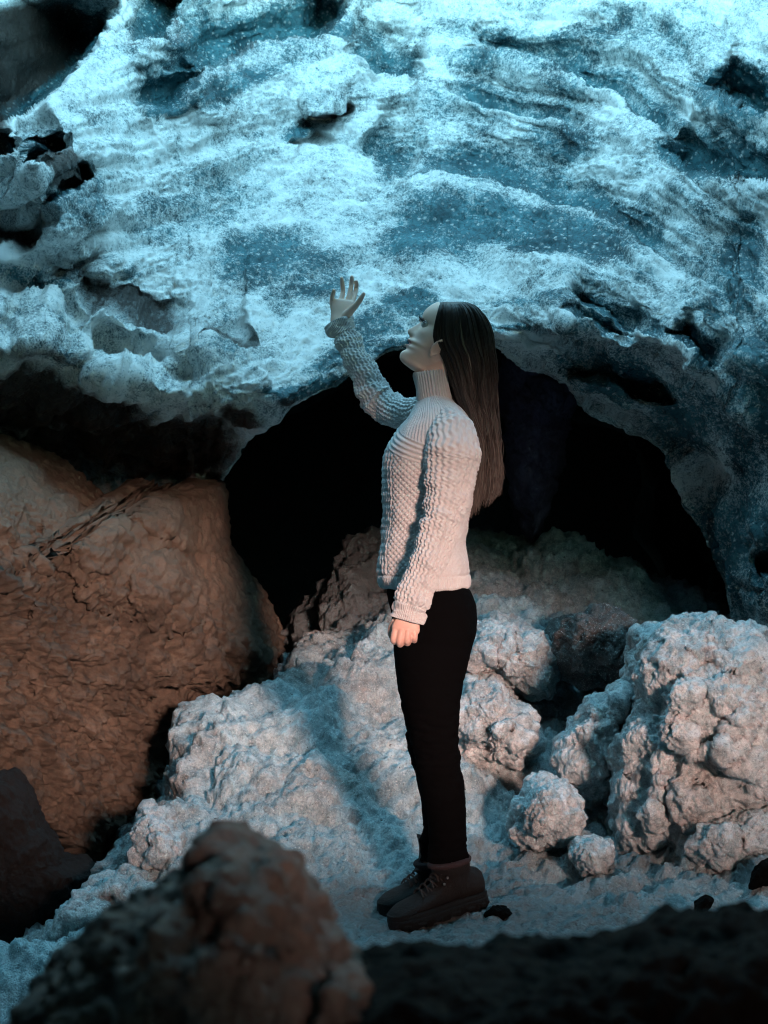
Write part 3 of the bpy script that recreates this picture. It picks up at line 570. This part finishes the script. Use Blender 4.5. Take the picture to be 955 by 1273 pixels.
# head: a frame tilted back, f forwards (to the left of the photograph), u up, y across
TILT = R(29); CHIN = at(496, 444, 5.0); HF = np.array((-math.cos(TILT), 0, math.sin(TILT))); HU = np.array((math.sin(TILT), 0, math.cos(TILT))); HY = np.array((0, 1.0, 0))
def head_pt(f, y, u): return CHIN + np.asarray(f)[..., None] * HF + np.asarray(y)[..., None] * HY + np.asarray(u)[..., None] * HU
hk = np.array([(-.012, -.040, -.085, -.065, .020), (-.008, -.016, -.100, -.070, .032), (-.002, -.004, -.108, -.074, .040), (.008, .001, -.115, -.078, .042), (.018, .000, -.120, -.080, .047), (.029, -.007, -.125, -.080, .053), (.038, -.003, -.130, -.080, .055),
               (.0455, -.008, -.135, -.080, .057), (.053, .000, -.142, -.080, .059), (.062, -.006, -.150, -.085, .062), (.075, -.007, -.165, -.090, .065), (.095, -.009, -.178, -.090, .068), (.110, -.010, -.184, -.092, .0695), (.122, -.003, -.187, -.093, .070),
               (.140, .000, -.188, -.094, .0715), (.160, -.006, -.186, -.094, .071), (.180, -.020, -.178, -.095, .067), (.200, -.045, -.160, -.097, .056), (.215, -.072, -.135, -.100, .036), (.222, -.095, -.112, -.102, .012)])
hs = catmull(hk, 190); ha = np.linspace(0, 2 * math.pi, 200, endpoint=False); u_, ff, fb, fm, hw = [hs[:, j][:, None] for j in range(5)]
ca, sa = np.cos(ha)[None], np.sin(ha)[None]
f_ = np.where(ca > 0, fm + (ff - fm) * np.abs(ca) ** .92, fm + (fm - fb) * ca); y_ = hw * np.sign(sa) * np.abs(sa) ** .95
front = ca > 0
noseA = np.interp(u_, [.055, .062, .066, .071, .077, .084, .095, .105, .115, .122], [0, .005, .014, .0205, .0215, .018, .0125, .008, .0035, 0]); noseS = np.interp(u_, [.06, .072, .085, .11, .12], [.0105, .0115, .0085, .006, .008])
f_ = f_ + front * noseA * np.exp(-(y_ / noseS) ** 2)
f_ = f_ - front * .008 * np.exp(-((u_ - .109) / .0085) ** 2) * np.exp(-((np.abs(y_) - .031) / .014) ** 2)
f_ = f_ + front * (.004 * np.exp(-((u_ - .053) / .004) ** 2) + .004 * np.exp(-((u_ - .038) / .0045) ** 2)) * np.exp(-(y_ / .019) ** 2)
f_ = f_ + front * .004 * np.exp(-((u_ - .085) / .012) ** 2) * np.exp(-((np.abs(y_) - .045) / .014) ** 2)
headP = head_pt(f_, y_, u_ + 0 * f_)
hpx = CX + headP[..., 0] / headP[..., 1] * FPX; hpy = CY - (headP[..., 2] - CAM_H) / headP[..., 1] * FPX
sh_ = sstep(543, 551, hpx + (hpy - 378) * .12) * sstep(440, 415, hpy) * .085
headP = headP + (head_pt(-.095, 0, .12) - headP) * sh_[..., None]
HA = np.stack([HF, HY, HU])
earP = []
for sgn in (-1, 1):
    e0 = ellipsoid(head_pt(-.079, sgn * .0655, .064), HA, (.014, .006, .022)); earP.append(e0)
    ring = [head_pt(-.080 + .012 * math.cos(q) - .004 * math.sin(q), sgn * (.070 + .002 * math.sin(q)), .066 + .023 * math.sin(q)) for q in np.linspace(-2.4, 1.6, 12)]
    earP.append(tube(ring, [.0035] * 12, 8)); earP.append(ellipsoid(head_pt(-.075, sgn * .067, .042), HA, (.007, .0045, .008)))
def PX3(*a): return [tuple(at(*q)) for q in a]
def finger(pts, rad): return tube(PX3(*pts), rad, 14, 26)
skinP = [headP] + earP
skinP.append(loft([(566, 425, 5.0, 14, .04), (556, 440, 5.0, 24, .050), (546, 455, 5.0, 25, .052), (540, 470, 5.0, 21, .050), (541, 490, 5.0, 20, .05), (544, 510, 5.0, 26, .06)], 40, 60)[0])
skinP.append(loft([(542, 500, 5.0, 18, .05), (545, 520, 5.0, 32, .11), (540, 550, 5.0, 44, .14), (535, 590, 5.0, 50, .14), (530, 650, 5.0, 44, .12), (532, 720, 5.0, 48, .13), (538, 770, 5.0, 46, .14), (537, 810, 5.0, 38, .12)], 60, 60, True)[0])
# raised right hand, palm turned to the face
hy = 5.40
skinP += [loft([(440, 440, 5.37, 11, .026), (430, 418, 5.385, 11.5, .026), (423, 402, 5.39, 11.5, .022), (424, 394, 5.395, 13, .019), (426.5, 383, 5.40, 14.5, .0165), (428, 374.5, 5.405, 13.5, .013), (428.3, 372.5, 5.405, 9, .008)], 40, 36, p=2.4)[0],
          finger([(415.5, 391, 5.395), (413.2, 379, 5.40), (412.8, 371.5, 5.40), (414.6, 364, 5.385), (415.6, 359.5, 5.375)], [.0078, .0075, .0068, .0062, .0043]),
          finger([(422.5, 386, 5.40), (424.3, 373, 5.41), (426.5, 362.5, 5.42), (425.8, 352.5, 5.415), (424.6, 344.2, 5.405)], [.0083, .0078, .0072, .0066, .0045]),
          finger([(430, 385, 5.40), (433.3, 371.5, 5.41), (436, 360, 5.42), (437.2, 350, 5.42), (437.6, 342.6, 5.41)], [.0084, .008, .0074, .0068, .0046]),
          finger([(435, 384, 5.40), (439.5, 371, 5.42), (442.6, 360.5, 5.435), (443.4, 353.5, 5.43), (443, 348.6, 5.42)], [.0083, .0078, .0072, .0065, .0045]),
          finger([(428, 394, 5.385), (436.5, 386, 5.37), (443.5, 378.5, 5.355), (449.2, 370.5, 5.345), (453.2, 363.6, 5.34)], [.0125, .0108, .0085, .0075, .0047])]
# hanging left hand, loosely closed against the thigh
skinP += [loft([(528, 708, 4.78, 14, .028), (518, 732, 4.775, 12.5, .026), (510, 758, 4.77, 12, .022), (507.5, 768, 4.768, 14, .020), (505.5, 777, 4.766, 17, .017), (504, 784, 4.765, 17.5, .0145), (503.6, 787, 4.765, 14, .01)], 40, 36, p=2.4)[0],
          finger([(494, 776, 4.768), (491.6, 785, 4.762), (489.6, 794, 4.762), (490, 797.5, 4.775), (493, 795, 4.795), (495, 789, 4.80)], [.0100, .0098, .0092, .0086, .008, .007]),
          finger([(500.5, 777, 4.766), (498.8, 787, 4.756), (497, 797.5, 4.757), (497.6, 801, 4.772), (500, 798, 4.795), (501, 791, 4.80)], [.0102, .0099, .0094, .0088, .008, .007]),
          finger([(507.5, 778, 4.766), (507, 787, 4.756), (506.4, 796, 4.757), (506.6, 799.5, 4.772), (508, 797, 4.795), (508, 790, 4.80)], [.0100, .0097, .0091, .0086, .008, .007]),
          finger([(515, 778.5, 4.768), (515.4, 786.5, 4.760), (515.4, 793, 4.761), (515.2, 796.2, 4.775), (515, 794, 4.795), (514, 788, 4.80)], [.0092, .0088, .0083, .0078, .0072, .006]),
          finger([(493, 772, 4.775), (487.5, 780, 4.79), (487, 789, 4.80), (489.5, 796, 4.805)], [.012, .0105, .0095, .006])]
near_leg = [(538, 785, 4.92, 42, .085), (538, 800, 4.92, 47, .088), (537, 820, 4.91, 46, .085), (536, 850, 4.905, 40, .078), (537.5, 880, 4.905, 35, .070), (539, 905, 4.91, 31.5, .063), (542, 930, 4.915, 28.5, .058), (546, 955, 4.925, 28, .056), (551, 985, 4.94, 27.5, .055), (554.5, 1010, 4.95, 25, .050), (556.5, 1035, 4.96, 23.5, .046), (557, 1060, 4.965, 24, .044), (557, 1072, 4.968, 25, .046)]
far_leg = [(536, 785, 5.08, 42, .085), (535, 800, 5.08, 46, .088), (534, 820, 5.09, 44, .085), (533, 850, 5.095, 39, .078), (534, 880, 5.095, 34, .070), (534.5, 905, 5.09, 30, .063), (536, 930, 5.09, 28, .058), (541, 955, 5.10, 26, .056), (546, 985, 5.11, 24, .055), (547, 1010, 5.11, 22, .050), (545, 1035, 5.115, 20, .046), (541, 1060, 5.12, 19.5, .044), (540, 1072, 5.12, 19, .044)]
for lg in (near_leg, far_leg):
    k = np.array(lg); k[:, 3:] *= .86; skinP.append(loft(k, 60, 40)[0])
sl_near = [(556, 524, 4.95, 12, .030), (558, 529, 4.91, 20, .045), (560, 537, 4.87, 27.5, .058), (562, 552, 4.83, 33, .063), (561, 575, 4.82, 34, .060), (558, 605, 4.81, 29.5, .053), (552, 635, 4.80, 25.5, .049), (547.5, 655, 4.795, 24.5, .047), (538, 685, 4.785, 22, .044), (528, 708, 4.78, 20.5, .043), (518, 732, 4.775, 19.8, .040), (510.5, 753, 4.77, 19.5, .037), (508, 763, 4.77, 19.6, .036), (505.8, 771, 4.77, 19.8, .036)]
sl_far = [(550, 512, 5.08, 24, .05), (530, 513, 5.17, 21, .05), (510, 515, 5.24, 19.5, .046), (490, 511, 5.30, 20, .046), (474, 502, 5.34, 21, .045), (463, 487, 5.35, 20, .043), (452, 465, 5.36, 18, .040), (442, 444, 5.37, 16.3, .037), (433, 423, 5.38, 15.3, .034), (427, 410, 5.385, 15.3, .034), (422.5, 399.5, 5.39, 16.6, .035)]
for sv in (sl_near, sl_far):
    k = np.array(sv); k[:, 3:] *= .72; skinP.append(loft(k, 60, 40)[0])
def skin_attrs(co):
    d = co - CHIN; f, u, y = d @ HF, d @ HU, d[:, 1]
    lip = np.exp(-((u - .0455) / .009) ** 4) * (np.abs(y) < .024) * (f > -.014) * (np.abs(d).max(1) < .3)
    hand = np.exp(-(np.linalg.norm(co - at(503, 790, 4.765), axis=1) / .045) ** 4) * .55
    ear = np.exp(-(np.linalg.norm(d - (head_pt(-.086, -.068, .06) - CHIN), axis=1) / .03) ** 2) * .5
    return {'lip': lip, 'red': np.maximum(hand, ear)}
BASE = np.array((at(548, 1145, 4.98)))
person = fused('person', skinP, .0021, M['skin'], None, 3, BASE, skin_attrs)
person['base'] = [float(x) for x in BASE]
tag(person, 'woman in a pale knitted turtleneck and black trousers, looking up with one hand raised', 'person')
def part(name, V, F, mat, parent=person, attrs=None):
    """a part of the person; its shape is given in the scene's own coordinates"""
    me_o = link_mesh(name, V, F, mat, None, attrs, BASE); me_o.parent = parent; me_o.location = (0, 0, 0)
    return me_o
for sgn in (-1, 1):
    P = ellipsoid(head_pt(-.0205, sgn * .0300, .108), HA, (.0112, .0112, .0112)); V, F = join_lofts([P]); eb = part('eye', V, F, M['eye'])
    P = ellipsoid(head_pt(-.0122, sgn * .0312, .1090), HA, (.0030, .0046, .0046)); V, F = join_lofts([P]); part('iris', V, F, M['iris'], eb)
    P = tube([head_pt(-.012 - .010 * q * q + .0018, sgn * (.016 + .028 * q), .1235 + .004 * math.sin(2.2 * q)) for q in np.linspace(0, 1, 8)], [.0008, .0012, .0014, .0015, .0014, .0012, .001, .0006]); V, F = join_lofts([P]); part('eyebrow', V, F, M['lash'])
    P = [tube([head_pt(-.006 - .014 * q ** 2, sgn * (.021 + .022 * q), .113), head_pt(.000 - .014 * q ** 2, sgn * (.022 + .024 * q), .1145), head_pt(.005 - .013 * q ** 2, sgn * (.023 + .026 * q), .119)], [.0008, .0006, .0003], 5, 8) for q in np.linspace(0, 1, 12)]
    P.append(tube([head_pt(-.0045 - .014 * q ** 2, sgn * (.020 + .023 * q), .1125 - .003 * q) for q in np.linspace(0, 1, 8)], .0013, 6)); V, F = join_lofts(P); part('eyelashes', V, F, M['lash'])

# sweater: torso and sleeves with the knit as real relief
def zig(u, v, pu, pv, sh): return np.cos(2 * math.pi * (u / pu + sh * np.arcsin(np.clip(np.sin(2 * math.pi * v / pv), -1, 1)) / 1.5708))
tor = [(494, 522, 561, .060), (501, 519, 567, .082), (508, 514, 576, .112), (519, 507, 583, .145), (534, 495, 589, .164), (549, 485, 592, .172), (563, 478.5, 594, .172), (578, 476, 594, .168), (598, 476, 592, .162), (628, 477, 586, .150), (655, 475, 580, .142), (680, 473, 579.5, .147), (703, 471, 582, .155), (720, 470.5, 584.5, .160), (728, 473, 585, .161), (731, 477, 583, .158)]
P, a, L, k = loft([((f + b) / 2, y, 5.0, (b - f) / 2, h) for y, f, b, h in tor], 560, 900, True, 2.25)
py_ = CY - (k[:, 2] - CAM_H) / 5.0 * FPX; PYg = py_[:, None] + 0 * a[None]; aa = np.where(a > math.pi, a - 2 * math.pi, a)[None] + 0 * PYg
u = aa / (2 * math.pi) * .88; v = PYg * .002155
hc = np.abs(np.sin(math.pi * (u / .021 + v / .016)) * np.sin(math.pi * (u / .021 - v / .016))) * 1.6 - .5
cable = .8 * zig(u, v, .017, .034, .18) + .35 * np.cos(2 * math.pi * v / .017)
yoke = np.cos(2 * math.pi * (u / .012 + .4 * v / .012)); ribs = np.cos(2 * math.pi * (v + .30 * u) / .0125) * .8
tl = PYg + .30 * u / .002155 * .9
w_r = sstep(528, 532, tl) * sstep(556, 552, tl); w_y = sstep(532, 528, tl); w_hem = sstep(712, 715, PYg); w_c = sstep(.50, .44, np.abs(aa + .22)) * (1 - w_r) * (1 - w_y) * (1 - w_hem)
rest = np.clip(1 - w_r - w_y - w_hem - w_c, 0, 1); plain = sstep(1.75, 2.0, np.abs(aa)) * sstep(640, 660, PYg)
plain = plain * .45
knit = hc * rest * (1 - plain) + .3 * np.cos(2 * math.pi * u / .006) * rest * plain + cable * w_c + ribs * w_r + .5 * yoke * w_y + .6 * np.cos(2 * math.pi * u / .009) * w_hem
nn = outward(P)
fold = .007 * fbm(P * np.array((1, 1, 1.6)), 9, 3) * sstep(560, 640, PYg) + .003 * fbm(P, 18, 2)
P = P + nn * (.0020 * knit + fold - .003 * np.exp(-((PYg - 714) / 1.6) ** 2) + .0006 * fbm(P, 380, 2))[..., None]
Vt, Ft = join_lofts([P])
def sleeve(keys, cuff, nv, nu, twist=0.0):
    P, a, L, k = loft(keys, nv, nu, False, 2.1)
    aa = a[None] + 0 * L[:, None]; u = aa / (2 * math.pi) * .336; v = L[:, None] + 0 * aa; rem = L[-1] - v
    n_ = outward(P); wc = sstep(cuff + .004, cuff - .004, rem)
    kn = (.9 * zig(u, v + .003 * np.sin(u * 90), .0140, .020, .18) + .35 * np.cos(2 * math.pi * (v / .010 + u / .028)) + .25 * fbm(np.stack([u * 60, v * 60, 0 * u], -1), 1, 2)) * (1 - wc) + .35 * np.cos(2 * math.pi * u / .007) * wc
    wr = .5 + .5 * sstep(.22, .30, v) * sstep(.44, .34, v) + .6 * sstep(.12, .04, rem)
    fo = .0065 * fbm(np.stack([u * 9, v * 26, 0 * u + nv], -1) + .0, 1, 3) * wr + .004 * fbm(P, 14, 3)
    return P + n_ * (.0021 * kn + 1.6 * fo - .003 * np.exp(-((rem - cuff) / .003) ** 2) + .0006 * fbm(P, 380, 2))[..., None]
def with_cuff_hole(P):
    """turn the end of the sleeve inwards so that it reads as cloth with an opening"""
    c = P[-1].mean(0); d = P[-6].mean(0) - c; d /= np.linalg.norm(d)
    return np.concatenate([P, (c + (P[-1] - c) * .93 + d * .0)[None], (c + (P[-1] - c) * .86 + d * .006)[None], (c + (P[-1] - c) * .80 + d * .02)[None]])
Pn = with_cuff_hole(sleeve(sl_near, .040, 460, 420)); Pf = with_cuff_hole(sleeve(sl_far, .040, 420, 380))
V, F = join_lofts([P, Pn, Pf]); sweater = part('sweater', V, F, M['wool'])
P, a, L, k = loft([(541.8, 501, 5.0, 19, .056), (541.6, 497, 5.0, 21.5, .062), (541, 493, 5.0, 22, .062), (539.3, 482, 5.0, 21.3, .060), (537.6, 471, 5.0, 21.4, .061), (536.6, 464.5, 5.0, 22, .062), (536.4, 462.6, 5.0, 21, .060)], 90, 420, False, 2.1)
P = P + outward(P) * (.0026 * np.cos(a * 38)[None] * sstep(0, .008, L)[:, None] + .002 * fbm(P, 25, 2))[..., None]
c = P[-1].mean(0); P = np.concatenate([P, (c + (P[-1] - c) * .93 + np.array((0, 0, -.001)))[None], (c + (P[-1] - c) * .86 + np.array((.003, 0, -.012)))[None], (c + (P[-1] - c) * .8 + np.array((.008, 0, -.03)))[None]])
V, F = join_lofts([P]); part('collar', V, F, M['wool'], sweater)

# trousers
hip = [(716, 481, 573, .140), (727, 480.5, 578.5, .150), (737, 481, 586.5, .158), (750, 484, 591, .164), (765, 487, 593, .168), (785, 488, 592, .170), (803, 489.5, 587, .168), (818, 491, 583, .158), (832, 500, 574, .12)]
trP = [loft([((f + b) / 2, y, 5.0, (b - f) / 2, h) for y, f, b, h in hip], 90, 120, True, 2.3)[0], loft(near_leg, 200, 110)[0], loft(far_leg, 200, 110)[0]]
trousers = fused('trousers', trP, .005, M['denim'], None, 6, BASE); trousers.parent = person; trousers.location = (0, 0, 0)
me = trousers.data; co = np.empty(len(me.vertices) * 3, np.float32); me.vertices.foreach_get('co', co); co = co.reshape(-1, 3); no = np.empty(len(me.vertices) * 3, np.float32); me.vertices.foreach_get('normal', no); no = no.reshape(-1, 3)
zz = co[:, 2]; wk = .35 + np.exp(-((zz - .46) / .09) ** 2) + 1.3 * sstep(.30, .16, zz)
co = co + no * (.0042 * fbm(co * np.array((1.2, 1.2, 3.4)), 11, 3) * wk + .0022 * fbm(co * np.array((1, 1, 3)), 30, 2) * wk)[:, None]
me.vertices.foreach_set('co', co.astype(np.float32).ravel()); me.update()

# boots
def boot(heel, toe, ankle, flap=False):
    heel, toe, ankle = [np.asarray(q, float) for q in (heel, toe, ankle)]
    d = toe - heel; Lb = np.linalg.norm(d); d /= Lb; l = np.cross(d, (0, 0, 1.0)); l /= np.linalg.norm(l); up = np.cross(l, d)
    q = lambda s, y, z: heel + d * (s * Lb) + l * y + up * z
    ws = lambda s: np.interp(s, [-.02, 0, .04, .15, .4, .6, .75, .88, .96, 1.0, 1.02], [.004, .018, .030, .037, .037, .046, .051, .046, .032, .016, .004])
    a = np.linspace(0, 2 * math.pi, 64, endpoint=False)
    ss = np.linspace(0, 1, 40); top = np.interp(ss, [0, .04, .2, .36, .45, .55, .7, .85, .95, 1], [.085, .10, .115, .11, .098, .083, .068, .060, .048, .030])
    foot = np.stack([np.stack([q(s, ws(s) * np.cos(x) * .97, .022 + (tp - .022) * (.5 + .5 * np.sin(x))) for x in a]) for s, tp in zip(ss, top)])
    an = ankle; sh = []
    for tt_, ra, rb in ((0, .046, .036), (.25, .047, .038), (.55, .049, .040), (.8, .053, .044), (1.0, .056, .047), (1.06, .053, .044)):
        c = q(.26, 0, .05) * (1 - tt_) + an * tt_; sh.append(np.stack([c + d * ra * np.cos(x) + l * rb * np.sin(x) for x in a]))
    shaft = catmull(np.array(sh).reshape(6, -1), 24).reshape(24, 64, 3)
    shaft = np.concatenate([shaft, shaft[-1:].mean(1, keepdims=True) + (shaft[-1:] - shaft[-1:].mean(1, keepdims=True)) * .85])
    up_o = fused('boot', [foot, shaft], .0035, M['boot'], None, 5, BASE); up_o.parent = person; up_o.location = (0, 0, 0)
    # sole with lugs
    n = 160; th = np.linspace(0, 2 * math.pi, n, endpoint=False); sc_ = .5 - .5 * np.cos(th); out = [(s, (ws(s) + .005) * (1 if x < math.pi else -1) * min(1, abs(math.sin(x)) * 4)) for s, x in zip(sc_ * 1.03 - .015, th)]
    lug = .0035 * np.sign(np.sin(th * 17)); rows = []
    for z, g, lg in ((-.004, -.004, 1), (.004, .001, 1), (.009, .002, 1), (.011, .0, 0), (.017, .0012, 0), (.021, .0008, 0), (.024, -.004, 0)):
        rows.append(np.stack([q(s, y + (g + lug[i] * lg) * np.sign(y), z + (.004 * np.sign(np.sin(th[i] * 17)) if z < 0 else 0)) for i, (s, y) in enumerate(out)]))
    V, F = join_lofts([np.array(rows)]); part('sole', V, F, M['rubber'], up_o)
    rand = np.array([np.stack([q(s, y * (1 + (g - .004) / .04), z) for s, y in out]) for z, g in ((.019, .0), (.022, .0015), (.032, .0012), (.036, .0), (.036, -.006))])
    V, F = join_lofts([rand]); part('rand', V, F, M['rubber'], up_o)
    # toe cap
    ss2 = np.linspace(.80, 1.006, 16); cap = np.stack([np.stack([q(s, (ws(s) * .97 + .0025) * np.cos(x), .022 + (np.interp(s, [.7, .85, .95, 1.0, 1.01], [.058, .050, .044, .034, .026]) - .020) * (.5 + .5 * np.sin(x))) for x in a]) for s in ss2])
    V, F = join_lofts([cap]); part('toe_cap', V, F, M['rubber'], up_o)
    ringp = [an + up * .002 + d * .054 * math.cos(x) + l * .045 * math.sin(x) for x in np.linspace(0, 2 * math.pi, 25)]
    V, F = join_lofts([tube(ringp, .0085, 10)]); part('padding', V, F, M['padding'], up_o)
    tg = [q(.50, 0, .096), q(.43, 0, .118), q(.385, 0, .145), q(.375, 0, .175)] if not flap else [q(.52, 0, .096), q(.46, 0, .122), q(.435, 0, .155), q(.45, 0, .195)]
    tc = catmull(np.array(tg), 20); tong = np.stack([np.stack([c + l * .026 * math.cos(x) + (d * .6 + up * .5) * .006 * math.sin(x) for x in a[::2]]) for c in tc])
    V, F = join_lofts([tong]); part('tongue', V, F, M['boot'], up_o)
    lp = []
    for i, s in enumerate((.66, .60, .54, .48, .44, .41)):
        z = (.078, .086, .094, .106, .122, .14)[i]; e = (-1) ** i * .02
        lp.append(tube([q(s + e, -.027, z - .010), q(s + .012, -.012, z + .004), q(s + .012, .012, z + .004), q(s - e, .027, z - .010)], .0022, 6))
        lp.append(tube([q(s - e, -.027, z - .010), q(s + .010, -.010, z + .006), q(s + .010, .010, z + .006), q(s + e, .027, z - .010)], .0022, 6))
    V, F = join_lofts(lp); part('laces', V, F, M['lace'], up_o)
    for s, z, y in ((.46, .088, -.036), (.42, .103, -.037), (.38, .120, -.040), (.36, .138, -.043)):
        for sg in (1, -1):
            P = ellipsoid(q(s, sg * abs(y), z), np.stack([d, l, up]), (.0042, .0035, .0042), (8, 12)); V, F = join_lofts([P]); part('lace_hook', V, F, M['metal'], up_o)
    return up_o
boot(at(603, 1121, 5.02), at(487, 1155, 4.895), at(558.5, 1072, 4.968))
boot(at(578, 1114, 5.20), at(474, 1139, 5.07), at(541, 1072, 5.125), True)

# hair
hr = np.array([(376.2, 549, 574, .022), (378.5, 545, 585, .052), (385, 542.5, 594, .070), (396, 539, 603, .079), (410, 535.5, 609, .083), (423, 535.5, 612, .084), (430, 537.5, 613, .085), (437, 541.5, 614, .085), (446, 547, 615, .082), (468, 556, 616, .079), (498, 565, 617, .079), (528, 580, 619, .074), (558, 589, 622, .066), (588, 588, 624.5, .054), (614, 584, 622, .038), (645, 584, 608, .020)], float)
def hair_at(py, phi, k=1.0, pw=3.2):
    xf, xb, hw = [np.interp(py, hr[:, 0], hr[:, j]) for j in (1, 2, 3)]
    c, s = np.cos(phi), np.sin(phi); c = np.sign(c) * np.abs(c) ** (2 / pw); s = np.sign(s) * np.abs(s) ** (2 / pw)
    B0 = at((xf + xb) / 2 + (xb - xf) / 2 * k * c, py, 5.0); B0[..., 1] -= hw * k * s; return B0
lev = np.concatenate([np.linspace(376.4, 400, 16), np.linspace(403, 545, 70)]); ph = np.linspace(0, 2 * math.pi, 120, endpoint=False)
SH = hair_at(lev[:, None] + 0 * ph[None], ph[None] + 0 * lev[:, None], .94)
SH = SH + outward(SH) * (.0018 * np.cos(ph * 41 + 3 * np.sin(ph * 5))[None] * sstep(385, 420, lev)[:, None])[..., None]
V, F = join_lofts([SH]); hv = V[:, 2]; pyv = CY - (hv - CAM_H) / 5.0 * FPX
hair = part('hair', V, F, M['hair'], attrs={'tip': sstep(470, 620, pyv) * .6, 'tone': np.full(len(V), .2)})
ns, npt = 4200, 26; st = []
ph0 = rng.uniform(0, 2 * math.pi, ns); end = np.clip(632 - 15 * np.cos(ph0) - np.abs(rng.normal(0, 1, ns)) * 30 - 7 * np.sin(ph0 * 17) ** 2, 455, 648)
fly = rng.random(ns) < .04
kk = rng.uniform(.90, 1.02, ns) + .035 * np.sin(ph0 * 31) + .03 * np.sin(ph0 * 13 + 2); tq = np.linspace(0, 1, npt)
PYs = 377.6 + (end[:, None] - 377.6) * (tq[None] ** 1.25)
clump = .045 * np.sin(ph0 * 23)[:, None] * sstep(430, 620, PYs)
drift = rng.normal(0, .22, ns)[:, None] * sstep(440, 640, PYs)
PHs = ph0[:, None] + clump + drift
C3 = hair_at(PYs, PHs, 1.0) ; cc = hair_at(PYs, PHs, 0.0)
C3 = cc + (C3 - cc) * (kk[:, None, None] + .02 * np.sin(PYs * .05 + ph0[:, None] * 7)[..., None])
C3 = C3 + (.0042 + .010 * fly)[:, None, None] * np.stack([perlin(np.stack([PYs * .03, ph0[:, None] * 9 + 0 * PYs, 0 * PYs + j], -1)) for j in (1, 5, 9)], -1) * sstep(390, 460, PYs)[..., None]
T = np.gradient(C3, axis=1); T /= np.maximum(np.linalg.norm(T, axis=-1), 1e-9)[..., None]
B = np.cross(T, np.array((.3, .9, .3))); B /= np.linalg.norm(B, axis=-1)[..., None]; C2 = np.cross(T, B)
rd = rng.uniform(.0006, .0013, ns)[:, None] * np.clip(1.25 - tq[None] ** 3, .25, 1)
ring = np.stack([C3 + rd[..., None] * (math.cos(x) * B + math.sin(x) * C2) for x in (0, 2.094, 4.189)], 2)
fs = np.concatenate([grid_faces(npt, 3, wrap=True, off=i * npt * 3) for i in range(ns)])
tone = np.repeat(rng.beta(1.6, 2.4, ns), npt * 3); tipv = np.repeat((sstep(450, 640, PYs) * rng.uniform(.5, 1, ns)[:, None]).ravel(), 3)
part('hair_strands', ring.reshape(-1, 3), fs, M['hair'], hair, {'tone': tone, 'tip': tipv})
